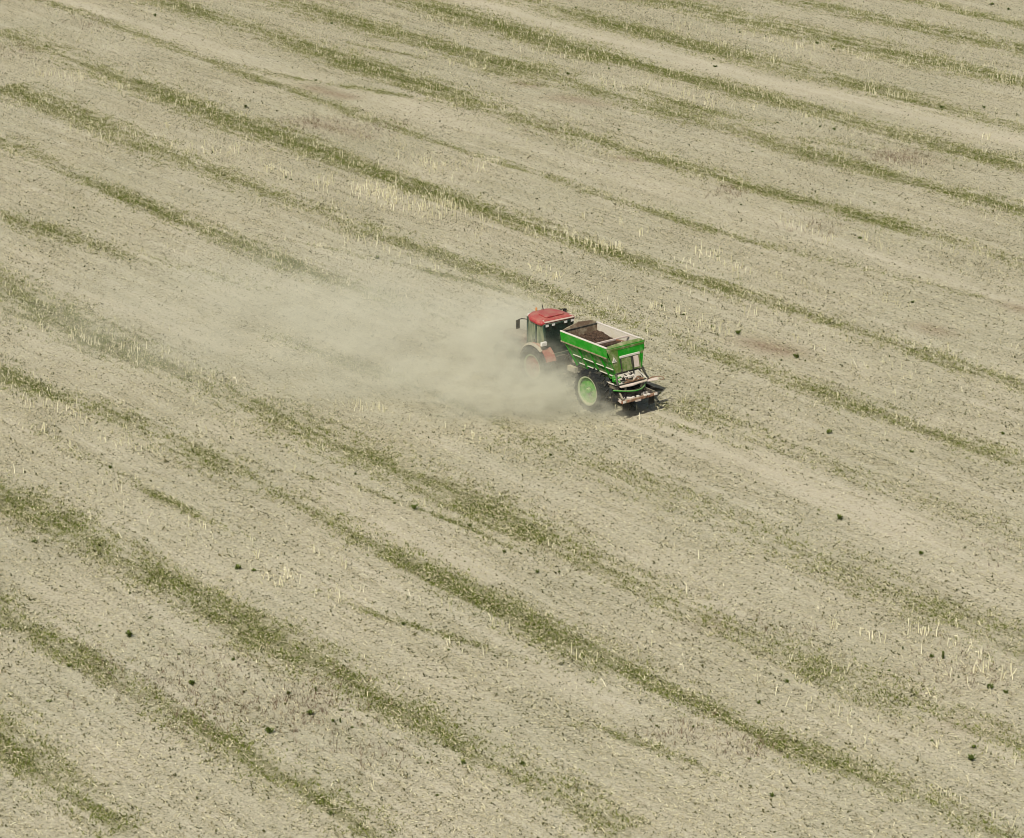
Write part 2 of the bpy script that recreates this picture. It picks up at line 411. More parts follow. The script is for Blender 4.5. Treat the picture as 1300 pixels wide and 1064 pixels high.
def raster(rows, fat=1.0):
    A = np.zeros((nS, nC), np.float32)
    for pts, hw in rows:
        a = np.array(pts, float)
        P = ground(a[:, 0], a[:, 1]); s, c = sc_of(P)
        c2 = P @ l
        _, ca = sc_of(ground(a[:, 0], a[:, 1] - hw)); sa = ground(a[:, 0], a[:, 1] - hw) @ u
        # width across the row
        wd = np.abs(ca - c2) * fat * (1.28 if a[:, 1].mean() > 600 and hw > 6 else 1.0)
        o = np.argsort(s); s, c, wd, st = s[o], c[o], wd[o], a[o, 2]
        i0, i1 = np.searchsorted(sg, s[0] - 1.5), np.searchsorted(sg, s[-1] + 1.5)
        if i1 <= i0: continue
        ss = sg[i0:i1]
        dg = 1 if len(s) < 5 else (2 if len(s) < 9 else (3 if len(s) < 16 else 5))
        sm, sd_ = s.mean(), np.ptp(s) / 2 + 1e-6
        cc = 0.75 * np.polyval(np.polyfit((s - sm) / sd_, c, dg), (np.clip(ss, s[0], s[-1]) - sm) / sd_) + 0.25 * np.interp(ss, s, c)
        cc = cc + wander(len(ss), 0.04, 14)[:len(ss)]
        ww = np.interp(ss, s, wd) * (1 + wander(len(ss), 0.16, 10)[:len(ss)])
        tt = np.interp(ss, s, st ** 1.15, left=0, right=0)
        for k_, i in enumerate(range(i0, i1)):
            if tt[k_] <= 0: continue
            w_ = max(ww[k_], 0.12)
            j0 = max(0, int((cc[k_] - 2.2 * w_ - C0) / DC)); j1 = min(nC, int((cc[k_] + 2.2 * w_ - C0) / DC) + 2)
            d = np.abs(cg[j0:j1] - cc[k_]) / w_
            A[i, j0:j1] = np.maximum(A[i, j0:j1], tt[k_] * np.exp(-d ** 1.6 * 0.85))
    return A


def smoothnoise(n0, n1):
    """value noise raster, n0 x n1 cells over the whole survey"""
    a = rng.random((n0 + 2, n1 + 2)).astype(np.float32)
    fi = np.linspace(0, n0, nS); fj = np.linspace(0, n1, nC)
    i = fi.astype(int); j = fj.astype(int)
    ti = (fi - i)[:, None]; tj = (fj - j)[None]
    ti = ti * ti * (3 - 2 * ti); tj = tj * tj * (3 - 2 * tj)
    return (a[np.ix_(i, j)] * (1 - ti) * (1 - tj) + a[np.ix_(i + 1, j)] * ti * (1 - tj) + a[np.ix_(i, j + 1)] * (1 - ti) * tj + a[np.ix_(i + 1, j + 1)] * ti * tj)


G = raster(ST, 1.45); B = raster(BARE); BR = np.clip(raster(BROWN, 1.6) * 1.0, 0, 1)
# wide, faint mottling with growth: drifts of seedlings between the rows
N1 = smoothnoise(60, 90); N2 = smoothnoise(160, 300); N3 = smoothnoise(400, 1000)
NL = smoothnoise(200, 1500)
NST = smoothnoise(45, 1300); NST2 = smoothnoise(110, 2600)      # streaks drawn out along the rows
G = np.clip(G * (0.02 + 0.42 * N2 + 0.30 * N3 + 0.55 * NST + 0.55 * NST2 + 0.25 * smoothnoise(110, 260)) - 0.05, 0, 1)
DRAB = np.clip((N1 * 0.3 + N2 * 0.15 + NST * 0.3 + NST2 * 0.25 - 0.42) * 2.4, 0, 1) * (1 - B)


def look(A, P):
    s, c = sc_of(P)
    i = np.clip(((s - S0) / DS).round().astype(int), 0, nS - 1); j = np.clip(((c - C0) / DC).round().astype(int), 0, nC - 1)
    return A[i, j]


def scatter(n, margin=110):
    """n ground points, even per square metre, over what the photograph frames plus a margin"""
    out = []
    cnt = 0
    while cnt < n:
        y = rng.uniform(62, 232, n); x = rng.uniform(-60, 60, n)
        P = np.stack([x, y], -1)
        px, py = to_px(P)
        P = P[(px > -margin) & (px < 1300 + margin) & (py > -40) & (py < 1064 + margin)]
        out.append(P); cnt += len(P)
    return np.concatenate(out)[:n]


# ------------------------------------------------------------------ the field (one sheet out to the horizon)
gs = np.arange(-10, 296, 0.9); gc = np.arange(-125, 60, 0.16)
ns, nc = len(gs), len(gc)
SS, CC = np.meshgrid(gs, gc, indexing='ij')
P2 = SS[..., None] * u + CC[..., None] * l
Pf = P2.reshape(-1, 2)
Z = np.zeros(len(Pf), np.float32)
V = np.column_stack([Pf, Z])
idx = np.arange(ns * nc).reshape(ns, nc)
Fq = np.stack([idx[:-1, :-1], idx[1:, :-1], idx[1:, 1:], idx[:-1, 1:]], -1).reshape(-1, 4)
# skirt to the horizon
BIG = 5000.0
far = np.array([(-BIG, -BIG), (BIG, -BIG), (BIG, BIG), (-BIG, BIG)])
far = np.array([a * u + b * l for a, b in far])
nv = len(V)
V = np.vstack([V, np.column_stack([far, np.zeros(4)])])
cor = [idx[0, 0], idx[-1, 0], idx[-1, -1], idx[0, -1]]
Fq = np.vstack([Fq, [[nv + i, nv + (i + 1) % 4, cor[(i + 1) % 4], cor[i]] for i in range(4)]])
me = bpy.data.meshes.new('field')
me.vertices.add(len(V)); me.vertices.foreach_set('co', V.astype(np.float32).ravel())
me.loops.add(len(Fq) * 4); me.loops.foreach_set('vertex_index', Fq.astype(np.int32).ravel())
me.polygons.add(len(Fq)); me.polygons.foreach_set('loop_start', np.arange(0, len(Fq) * 4, 4, dtype=np.int32))
me.polygons.foreach_set('loop_total', np.full(len(Fq), 4, np.int32))
me.update(calc_edges=True)
for nm, A in (('growth', G), ('bare', B), ('soil', BR), ('drab', DRAB)):
    at = me.attributes.new(nm, 'FLOAT', 'POINT')
    vals = np.zeros(len(V), np.float32); vals[:nv] = look(A, Pf)
    at.data.foreach_set('value', vals)
field = bpy.data.objects.new('field', me); COL.objects.link(field)
prop(field, kind='structure')

k = NT('field_soil')
co = k.n('ShaderNodeTexCoord').outputs['Object']
rotco = k.mapping(co, rot=(0, 0, -ROT))
rowco = k.mapping(rotco, scale=(0.10, 1, 1))
fineco = k.mapping(rotco, scale=(0.045, 1, 1))
A = {nm: k.n('ShaderNodeAttribute', attribute_name=nm).outputs['Fac'] for nm in ('growth', 'bare', 'soil', 'drab')}
nb = k.noise(co, 0.12, 4, 0.6)                 # broad
nr = k.noise(rowco, 1.1, 4, 0.6)               # drawn out along the rows
nm_ = k.noise(co, 2.2, 5, 0.7)
ns_ = k.noise(fineco, 4.2, 3, 0.65)              # fine streaks left by the drill and the tyres
nf = k.noise(co, 8.0, 4, 0.74)                 # hand-size litter
nff = k.noise(co, 17.0, 3, 0.7)
c = k.mix(k.ramp(nb, 0.35, 0.68), (0.419, 0.382, 0.270), (0.380, 0.357, 0.250))
c = k.mix(k.ramp(nr, 0.42, 0.72, 0, 0.55), c, (0.302, 0.281, 0.185))
c = k.mix(k.ramp(nr, 0.46, 0.30, 0, 0.6), c, (0.468, 0.424, 0.314))
c = k.mix(k.ramp(ns_, 0.52, 0.70, 0, 0.42), c, (0.264, 0.244, 0.155))
c = k.mix(k.ramp(ns_, 0.46, 0.32, 0, 0.40), c, (0.507, 0.463, 0.351))
c = k.mix(k.math('MULTIPLY', A['bare'], k.ramp(nm_, 0.3, 0.65, 0.25, 0.70)), c, (0.443, 0.394, 0.289))
c = k.mix(k.math('MULTIPLY', A['drab'], k.ramp(nm_, 0.35, 0.65, 0.1, 0.5)), c, (0.248, 0.234, 0.145))
keep = k.math('SUBTRACT', 1.0, k.math('MULTIPLY', A['bare'], 0.7))
c = k.mix(k.math('MULTIPLY', k.ramp(nf, 0.53, 0.65, 0, 0.70), keep), c, (0.181, 0.165, 0.099))
c = k.mix(k.ramp(nf, 0.46, 0.34, 0, 0.6), c, (0.56, 0.52, 0.34))
c = k.mix(k.math('MULTIPLY', k.ramp(nff, 0.54, 0.66, 0, 0.65), keep), c, (0.17, 0.155, 0.085))
gsum = k.math('ADD', A['growth'], k.math('MULTIPLY', k.math('SUBTRACT', k.math('ADD', k.math('MULTIPLY', nm_, 0.5), k.math('MULTIPLY', nf, 0.5)), 0.5), 1.3))
c = k.mix(k.ramp(gsum, 0.15, 0.80, 0, 0.66), c, (0.136, 0.138, 0.049))
c = k.mix(k.math('MULTIPLY', A['soil'], k.ramp(nf, 0.3, 0.6, 0.5, 0.9)), c, (0.209, 0.143, 0.088))
b = k.bsdf(c, 0.95, spec=0.05)
h = k.math('ADD', k.math('MULTIPLY', nf, 0.06), k.math('ADD', k.math('MULTIPLY', nm_, 0.10), k.math('MULTIPLY', nff, 0.02)))
k.bump(b, h, 1.0, 0.8)
me.materials.append(k.m)

# ------------------------------------------------------------------ grass of the rows, straw, seedlings, twigs
def blades(P, h, wd, lean, tintv, name, mat, base=0.0):
    n = len(P)
    a = rng.uniform(0, 2 * np.pi, n)
    d = np.stack([np.cos(a), np.sin(a), 0 * a], -1)
    ld = rng.uniform(0, 2 * np.pi, n); lm = rng.uniform(0.2, 1, n) * lean
    top = np.stack([np.cos(ld) * lm * h, np.sin(ld) * lm * h, h], -1)
    b0 = np.column_stack([P, np.full(n, base)])
    wv = d * (wd / 2)[:, None]
    Vv = np.stack([b0 - wv, b0 + wv, b0 + wv * 0.55 + top * 0.6, b0 + top], 1)
    return soup(name, Vv, tintv, mat, 4)


Pc = scatter(1500000)
g = look(G, Pc); dr = look(DRAB, Pc); ba = look(B, Pc)
lump = look(N3, Pc) * 0.6 + look(smoothnoise(800, 2600), Pc) * 0.4
acc = rng.random(len(Pc)) < np.clip(g * 1.15 - 0.04, 0, 1) ** 1.05 * np.clip((lump - 0.22) * 2.6, 0.08, 1)
Pg = Pc[acc]; gg = g[acc]
Pg = np.repeat(Pg, 4, 0) + rng.normal(0, 0.06, (len(Pg) * 4, 2)); gg = np.repeat(gg, 4)
n = len(Pg)
tint = np.clip(rng.beta(1.5, 2.0, n) * 1.1 + (0.22 - gg * 0.35), 0, 1)
grass = blades(Pg, rng.uniform(0.03, 0.10, n), rng.uniform(0.016, 0.042, n), 1.6, tint, 'grass', M['grass'])
prop(grass, 'olive green grass growing in long rows across the stubble field', 'grass', kind='stuff')

# straw bits lying about
Ps = scatter(800000); keep = rng.random(len(Ps)) < (1 - 0.75 * look(B, Ps)) * np.clip(0.15 + 0.5 * look(N2, Ps) + 0.9 * (look(NST, Ps) - 0.3), 0.05, 1); Ps = Ps[keep]; n = len(Ps)
a = np.where(rng.random(n) < 0.5, rng.normal(ROT, 0.5, n), rng.uniform(0, 2 * np.pi, n)); L = rng.gamma(3, 0.026, n) + 0.035
d = np.stack([np.cos(a), np.sin(a), rng.normal(0.06, 0.17, n)], -1) * (L / 2)[:, None]
q = np.stack([-np.sin(a), np.cos(a), 0 * a], -1) * rng.uniform(0.006, 0.015, n)[:, None]
b0 = np.column_stack([Ps, 0.015 + np.abs(d[:, 2]) + 0.05 * look(G, Ps) * rng.random(n)])
straw = soup('straw', np.stack([b0 - d - q, b0 + d - q, b0 + d + q, b0 - d + q], 1), rng.beta(1.7, 2.3, n), M['straw'], 4)
prop(straw, 'pale chopped straw lying scattered over the bare ground', 'straw', kind='stuff')

# low seedlings and dark scraps between the rows: rosettes of short leaves
Pw = scatter(1300000)
pr = (0.38 + 0.5 * look(DRAB, Pw) + 0.8 * look(G, Pw)) * (1 - 0.82 * look(B, Pw)) * np.clip(0.2 + 0.8 * look(N3, Pw) + 0.9 * (look(NST2, Pw) - 0.35), 0.06, 1)
Pw = Pw[rng.random(len(Pw)) < pr]
m = len(Pw); rep = 3
sz = np.repeat(rng.gamma(1.6, 0.0095, m) + 0.0145, rep)
Pr = np.repeat(Pw, rep, 0); n = len(Pr)
a = rng.uniform(0, 2 * np.pi, n)
d = np.stack([np.cos(a), np.sin(a), rng.uniform(0.15, 1.0, n)], -1) * (sz * 1.25)[:, None]
q = np.stack([-np.sin(a), np.cos(a), 0 * a], -1) * (sz * 0.34)[:, None]
b0 = np.column_stack([Pr, np.full(n, 0.004)])
seed = soup('seedlings', np.stack([b0 - q * 0.4, b0 + d * 0.55 + q, b0 + d, b0 + d * 0.55 - q], 1), np.repeat(rng.beta(1.6, 2, m), rep), M['fleck'], 4)
prop(seed, 'tiny dark seedlings and scraps dotted all over the field', 'seedlings', kind='stuff')

# dry brown twiggy growth in drifts
TW = [(225,855,115,55,170),(390,895,80,40,240),(470,955,70,22,60),(270,895,60,40,110),(460,165,80,14,160),(1140,200,45,9,130),(400,155,40,8,80),(20,65,30,8,50),(1265,690,40,30,20),(860,930,60,20,60),(945,950,40,22,60),(1225,850,70,40,90),(1010,800,50,20,30),(110,30,40,10,60),(930,245,30,10,70),(1040,290,50,12,60),(690,165,40,12,40)]
PT = []
for x, y, rx, ry, cnt in TW:
    xy = rng.normal(0, 0.55, (cnt, 2)) * (rx, ry) + (x, y)
    PT.append(ground(xy[:, 0], xy[:, 1]))
PT = np.repeat(np.concatenate(PT), 4, 0); n = len(PT); PT = PT + rng.normal(0, 0.05, (n, 2))
twg = blades(PT, rng.uniform(0.08, 0.34, n), np.full(n, 0.013), 0.9, rng.random(n), 'dry_weeds', M['twig'])
prop(twg, 'thin brown dry weed stems standing in drifts between the rows', 'dry weeds', kind='stuff')

# ------------------------------------------------------------------ words for where something stands
COLW = ['far left', 'left', 'centre left', 'centre', 'centre right', 'right', 'far right']
ROWW = ['at far edge', 'far field', 'upper field', 'field beyond tractor', 'level with tractor', 'just below spreader', 'near field', 'foreground', 'close foreground', 'at near edge']
NUM = 'zero one two three four five six seven eight nine ten eleven twelve thirteen fourteen fifteen sixteen seventeen eighteen nineteen twenty'.split() + ['twenty one', 'twenty two', 'twenty three', 'twenty four', 'twenty five', 'twenty six']
NTH = ['leftmost', 'second', 'third', 'fourth', 'fifth', 'sixth', 'seventh', 'eighth', 'ninth', 'tenth', 'eleventh', 'twelfth', 'thirteenth']


def ordinal(i, n):
    if n == 1: return ''
    if n % 2 and i == n // 2: return f'middle of {NUM[n]}'
    q, side = (i, 'left') if i < n / 2 else (n - 1 - i, 'right')
    return (f'{side}most' if q == 0 else f'{NTH[min(q, 12)]} from {side}') + f' of {NUM[min(n, 26)]}'


def label_all(items, what):
    """items: (obj, px, py, look words). Gives each a label by its look and its patch of the field, told apart from its likes there"""
    cells = {}
    for it in items:
        ci = min(6, max(0, int(it[1] * 7 / 1300))); ri = min(9, max(0, int(it[2] / 106.4)))
        cells.setdefault((ri, ci, it[3]), []).append(it)
    for (ri, ci, lk), L in cells.items():
        L.sort(key=lambda t: t[1])
        for i, t in enumerate(L):
            o = ordinal(i, len(L))
            t[0]['label'] = f'{lk} {what}, {ROWW[ri]} {COLW[ci]}' + (', ' + o if o else '')


# ------------------------------------------------------------------ weeds: each clump a thing
def weed_mesh(seed, kind):
    r = np.random.default_rng(seed)
    n = 46
    if kind == 'flat': el = r.uniform(0.1, 0.7, n); hb = np.zeros(n); ln = r.uniform(0.6, 1.1, n)
    elif kind == 'bushy': el = r.uniform(0.2, 1.4, n); hb = r.uniform(0, 0.6, n); ln = r.uniform(0.5, 0.95, n)
    else: el = r.uniform(0.5, 1.5, n); hb = r.uniform(0, 1.3, n); ln = r.uniform(0.35, 0.7, n)
    a = r.uniform(0, 2 * np.pi, n)
    d = np.stack([np.cos(a) * np.cos(el), np.sin(a) * np.cos(el), np.sin(el)], -1) * ln[:, None]
    q = np.stack([-np.sin(a), np.cos(a), 0 * a], -1) * (ln * r.uniform(0.16, 0.3, n))[:, None]
    off = r.normal(0, 0.22 if kind != 'tall' else 0.1, (n, 2))
    b0 = np.column_stack([off, hb])
    mid = b0 + d * 0.55; mid[:, 2] += 0.06
    Vv = np.stack([b0, mid + q, b0 + d, mid - q], 1)
    o = soup('weed', Vv, r.beta(1.5, 2.2, n), M['leaf'], 4)
    me_ = o.data
    bpy.data.objects.remove(o)
    return me_


WM = {kd: [weed_mesh(100 + i * 7 + j, kd) for j in range(4)] for i, kd in enumerate(('flat', 'bushy', 'tall'))}
# (x, y) of the base in the photograph, size 1 small .. 4 big
WD = '''197,21,3 17,73,2 233,112,1 312,137,3 113,129,2 210,183,2 316,213,2 270,194,2 86,93,1 62,77,1 294,117,1 25,219,2 51,226,1 94,265,2
447,4,2 444,11,1 487,1,2 421,31,3 401,103,2 363,226,2 370,229,2 593,14,1 560,162,1 515,122,2 463,112,2 731,11,2 677,17,1 721,95,3 722,72,2 773,88,2 805,111,1 779,111,2
826,122,1 843,128,1 857,132,2 886,136,2 901,140,2 852,31,1 862,32,1 873,34,1 922,39,2 939,42,2 939,52,1 972,47,2 906,76,2 908,85,3 922,132,1 712,163,2 786,165,2 802,174,1 875,186,2 955,193,2
694,184,1 963,160,2 941,261,2 812,80,2 1259,6,4 1280,13,3 1122,1,2 1236,1,1 1037,56,3 1058,63,3 1079,67,1 1208,56,1 1286,44,2 1012,103,2 1195,138,3 1179,134,2 1249,138,3 1291,147,2 1059,166,3
1103,171,2 987,156,2 1018,159,2 1041,162,2 1154,182,2 1168,183,1 1031,181,2 1075,230,2 1070,225,1 1035,245,2 1110,258,2 1290,203,2 1220,211,2 32,312,2 60,343,1 146,275,2 306,302,2 306,316,2
113,415,1 140,405,1 194,431,2 101,471,2 479,329,3 471,326,1 548,345,2 633,364,2 522,371,1 466,265,1 574,274,1 819,421,2 839,390,3 815,390,2 868,400,3 800,402,2 904,416,3 911,425,2 937,425,4
791,316,1 967,322,2 911,326,2 889,329,2 757,363,1 713,322,2 847,365,1 909,453,2 1011,455,4 999,492,2 1158,384,4 1177,389,2 1059,372,2 1026,373,2 1092,303,3 1145,313,2 1174,444,3 1129,454,2
1101,466,2 992,409,2 1022,459,2 992,458,2 1277,363,2 1157,508,2 1148,508,1 1110,260,1 77,615,2 140,595,3 293,558,3 267,569,2 302,723,4 322,725,3 32,711,2 165,754,2 43,688,3 176,710,2 187,687,2
451,603,2 378,604,2 394,608,2 458,624,2 487,623,2 526,647,4 501,640,2 546,652,2 561,658,2 597,669,3 612,694,2 640,702,3 590,713,1 646,562,2 619,571,2 588,547,2 556,530,2 425,525,2 361,559,2
401,730,2 419,732,2 518,760,2 364,688,1 353,706,1 699,579,3 743,583,1 682,728,3 710,727,2 766,754,2 739,750,1 745,782,2 663,619,1 1052,551,4 1066,660,4 1039,648,2 1038,653,2 1158,574,3 1169,704,3
985,673,1 1273,552,3 1225,527,2 1139,611,1 1102,671,1 164,809,4 244,870,4 127,795,2 142,792,1 88,847,3 62,891,3 296,839,3 227,831,2 175,907,1 190,785,2 273,876,2 195,821,1 401,879,3 335,866,2
366,882,3 362,895,2 385,906,2 394,908,4 434,902,2 423,917,3 432,918,3 341,931,4 444,938,2 369,795,2 421,818,1 495,789,2 512,794,3 538,881,1 566,860,1 628,834,2 553,945,2 588,970,3 447,924,2
352,924,1 513,843,1 569,825,1 543,970,2 963,894,3 849,964,2 663,971,3 880,924,2 834,923,2 762,920,1 951,964,2 1197,837,4 1182,835,3 999,867,3 1256,875,4 1277,881,3 1233,966,4 1236,950,3 1129,852,2
1146,825,2 1183,941,2 1254,834,2 555,1010,2 710,1005,2 980,1012,3 1120,1030,2 250,1015,2 420,1035,3'''
TALLW = {(164,809), (1052,551), (302,723), (197,21)}
items = []
for i, tkn in enumerate(WD.split()):
    x, y, z = (int(q) for q in tkn.split(','))
    kd = 'bushy' if (x, y) in TALLW or z >= 3 and random.random() < 0.7 else random.choice(['flat', 'flat', 'bushy', 'tall'])
    P = ground(x, y)
    o = bpy.data.objects.new('weed', random.choice(WM[kd])); COL.objects.link(o)
    s = (0.04, 0.045, 0.066, 0.105, 0.165)[z] * random.uniform(0.9, 1.12)
    if y < 330: s *= 1.5 if y < 200 else 1.25
    o.location = (P[0], P[1], 0.0); o.rotation_euler = (0, 0, random.uniform(0, 6.28)); o.scale = (s, s, s)
    prop(o, cat='weed', group='dark green weeds scattered over the field')
    size = {1: 'tiny', 2: 'small', 3: 'broad', 4: 'large'}[z]
    items.append((o, x, y, f'{size} dark {dict(flat="flat", bushy="bushy", tall="upright")[kd]}'))
label_all(items, 'weed')

# ------------------------------------------------------------------ stubble stalks
def stalk_mesh(seed):
    r = random.Random(seed)
    mb = MB()
    lx, ly = r.uniform(-0.10, 0.10), r.uniform(-0.10, 0.10)
    pts = [(lx * t * t, ly * t * t, t) for t in (-0.04, 0.35, 0.7, 1.0)]
    mb.tube(pts, 0.034, 5, 0.024)
    if r.random() < 0.55:                                            # a torn leaf sheath
        a = r.uniform(0, 6.28); h = r.uniform(0.35, 0.8); e = r.uniform(0.12, 0.3)
        c, s = math.cos(a), math.sin(a)
        mb.add([(c * .03 - s * .03, s * .03 + c * .03, h), (c * .03 + s * .03, s * .03 - c * .03, h), (c * e + s * .015, s * e - c * .015, h + .16), (c * e * 1.4, s * e * 1.4, h + .02)], [(0, 1, 2, 3)])
    return mb


SMB = [stalk_mesh(i) for i in range(8)]
SME = []
for mb in SMB:
    o = mb.build('stubble_stalk', M['stalk']); me_ = o.data
    at = me_.attributes.new('tint', 'FLOAT', 'POINT')
    at.data.foreach_set('value', np.full(len(me_.vertices), random.uniform(0.3, 1.0), np.float32))
    bpy.data.objects.remove(o); SME.append(me_)
# runs of stalks: x0,y0,x1,y1, spread, count
CL = [(38,92,110,101,6,34),(127,103,172,119,5,14),(5,138,65,133,6,12),(84,165,142,174,5,16),(150,168,180,178,4,7),(198,178,270,200,6,20),(223,128,285,140,5,18),(254,176,274,196,4,8),(270,198,325,190,8,12),(205,160,215,165,3,5),(5,190,25,203,4,7),(300,150,330,146,4,5),
(325,212,380,226,8,22),(393,232,580,270,11,70),(445,240,575,262,9,75),(530,209,615,216,7,32),(500,190,575,226,8,18),(540,22,580,28,4,14),(568,80,622,90,4,14),(615,205,640,212,4,8),
(650,62,765,80,6,24),(740,98,795,114,8,22),(802,103,905,132,9,46),(893,134,980,142,6,15),(852,32,977,52,6,28),(975,54,1092,72,6,38),(1097,74,1158,85,5,15),(1188,88,1298,107,5,44),(978,79,993,84,2,6),(1097,116,1153,127,4,24),(978,128,1008,137,3,9),(1008,150,1050,155,4,10),(1240,176,1265,178,2,7),(900,62,970,75,4,10),(1180,10,1290,25,5,12),
(84,426,127,440,5,24),(152,443,228,458,6,20),(46,414,56,419,2,4),(102,446,107,449,2,3),(162,455,183,466,3,6),(228,470,305,484,6,13),(30,516,112,522,5,12),(118,478,122,482,1,1),(198,510,200,513,1,1),(244,508,247,510,1,2),
(487,258,569,280,8,36),(553,254,625,286,8,24),(427,515,493,522,5,24),(603,302,606,304,1,2),(425,300,560,345,9,22),
(675,294,797,322,8,54),(736,274,746,279,2,4),(782,284,792,288,3,5),(812,296,822,303,3,5),(670,338,716,356,6,22),(764,373,792,401,5,9),(825,391,848,394,3,14),(858,396,872,404,3,8),(886,411,929,427,5,20),(878,317,955,350,8,32),(942,397,962,399,2,6),(850,330,900,345,6,10),
(983,279,1066,310,6,15),(1087,300,1127,320,5,12),(975,348,998,355,3,4),(1013,357,1036,373,2,5),(1102,376,1178,396,5,11),(1201,443,1226,478,4,5),(1234,322,1250,328,2,4),(1010,430,1014,436,1,2),(1080,462,1090,466,2,2),
(25,506,38,512,2,3),(56,518,112,534,5,10),(50,548,74,552,2,5),(84,565,104,574,3,6),(96,546,102,549,1,2),(124,560,134,563,2,3),(147,568,193,574,3,13),(200,574,213,576,1,3),(17,600,19,602,1,1),(114,660,117,662,1,2),(152,651,154,652,1,1),(179,653,181,655,1,1),(171,608,174,612,1,2),(139,620,157,626,2,3),(236,693,240,696,1,2),(253,668,272,685,2,4),(293,706,296,708,1,1),(318,684,324,700,2,3),(243,566,247,570,1,2),(252,550,264,553,2,3),(292,542,312,545,2,4),(302,588,305,591,1,2),(323,709,327,712,1,2),
(373,573,375,576,1,1),(372,598,374,600,1,1),(380,576,382,580,1,1),(407,564,410,570,1,2),(429,560,431,562,1,1),(475,570,476,572,1,1),(508,543,510,546,1,1),(520,534,521,536,1,1),(565,542,567,544,1,1),(587,545,590,549,1,1),(594,552,608,558,2,3),(608,563,609,565,1,1),(638,573,642,577,1,2),(454,628,458,630,1,1),(517,641,520,643,1,1),(537,641,540,645,1,2),(580,672,583,675,1,1),(399,703,409,708,2,4),(434,718,442,722,2,4),(363,731,381,742,4,9),(449,748,462,752,2,3),
(697,579,699,581,1,1),(886,709,888,711,1,1),(804,722,806,724,1,1),(850,742,853,745,1,1),(872,752,875,755,1,1),(695,692,702,697,1,2),(825,819,827,821,1,1),(872,840,874,843,1,1),(867,850,869,852,1,1),(827,833,829,835,1,1),(810,830,812,832,1,1),(767,871,770,873,1,1),
(1028,793,1038,797,1,2),(1047,794,1063,800,1,6),(1089,806,1095,808,1,2),(1102,812,1122,814,3,8),(1157,776,1158,778,1,1),(1212,793,1214,796,1,1),(1165,804,1172,806,1,3),(1172,830,1174,832,1,1),(1231,822,1233,824,1,1),(1216,838,1218,840,1,1),(1158,846,1162,849,1,2),(1203,856,1208,861,1,2),(1229,870,1231,872,1,1),(1234,850,1262,864,4,8),(1270,862,1275,866,1,2),(1254,880,1257,882,1,1),(1180,883,1182,885,1,1),(1188,892,1192,895,1,1),(1072,857,1074,860,1,1),(1118,862,1120,864,1,1),(1130,874,1133,877,1,1),(1010,860,1012,862,1,1),(1053,904,1066,908,2,4),(1078,910,1082,912,1,2),(1187,948,1194,952,1,3),(1250,955,1252,957,1,1),(1286,968,1291,972,1,2),(1113,916,1115,918,1,1),(1165,934,1168,936,1,1),(1283,850,1286,853,1,2),(1140,786,1290,860,12,26),(1000,840,1130,880,8,8),(960,868,1110,945,12,12),
(330,735,460,770,9,16),(505,755,655,800,8,12),(560,815,655,850,8,8),(700,815,760,850,8,6),(20,590,330,700,16,14),(1180,1000,1290,1050,10,10)]
SP = []
for x0, y0, x1, y1, spd, cnt in CL:
    for i in range(cnt):
        t = random.random() if cnt > 2 else (i + 0.5) / cnt
        SP.append((x0 + (x1 - x0) * t + random.gauss(0, 1.2), y0 + (y1 - y0) * t + random.gauss(0, spd * 0.55)))
SP.sort(key=lambda t: -t[1])
items = []; rest = MB(); rest_t = []
for i, (x, y) in enumerate(SP):
    P = ground(x, y)
    h = random.triangular(0.16, 0.46, 0.30) * (1.0 if y > 330 else 1.18)
    tl = random.gauss(0, 0.22); td = random.uniform(0, 6.28)
    if i < 300 and random.random() < 0.08: tl = random.choice((-1, 1)) * random.uniform(0.5, 0.9)
    rot = Matrix.Rotation(td, 4, 'Z') @ Matrix.Rotation(tl, 4, 'X') @ Matrix.Rotation(random.uniform(0, 6.28), 4, 'Z')
    wid = random.uniform(0.32, 0.48) if y > 360 else random.uniform(0.36, 0.54)
    mt = Matrix.Translation((P[0], P[1], 0)) @ rot @ Matrix.Diagonal((wid, wid, h, 1))
    j = random.randrange(8)
    if i < 300:
        o = bpy.data.objects.new('stubble_stalk', SME[j]); COL.objects.link(o)
        o.matrix_world = mt
        prop(o, cat='stalk', group='pale stubble stalks standing in the field')
        items.append((o, x, y, 'slanting pale' if abs(tl) > 0.4 else ('tall upright pale' if h > 0.37 else ('short pale' if h < 0.29 else 'upright pale'))))
    else:
        rest.add([mt @ Vector(v) for v in SMB[j].v], SMB[j].f); rest_t += [random.uniform(0.2, 1)] * len(SMB[j].v)
label_all(items, 'stubble stalk')
Pe = scatter(110000); ex, ey = to_px(Pe)
pe = np.clip(look(G, Pe) * 0.7 + (look(N1, Pe) - 0.5) * 0.5, 0, 1) * (ey < 560) * (1 - look(B, Pe)) * 0.42
for P in Pe[rng.random(len(Pe)) < pe][:7500]:
    mt = Matrix.Translation((P[0], P[1], 0)) @ Matrix.Rotation(random.uniform(0, 6.28), 4, 'Z') @ Matrix.Rotation(random.gauss(0, 0.3), 4, 'X')
    wd_ = random.uniform(0.30, 0.50); mt = mt @ Matrix.Diagonal((wd_, wd_, random.uniform(0.12, 0.34), 1))
    m_ = SMB[random.randrange(8)]
    rest.add([mt @ Vector(v) for v in m_.v], m_.f); rest_t += [random.uniform(0.1, 0.9)] * len(m_.v)
rs = rest.build('stubble', M['stalk'])
at = rs.data.attributes.new('tint', 'FLOAT', 'POINT')
if len(rest_t) == len(rs.data.vertices): at.data.foreach_set('value', np.array(rest_t, np.float32))
prop(rs, 'pale stubble stalks in thick drifts across the far part of the field', 'stubble', kind='stuff')

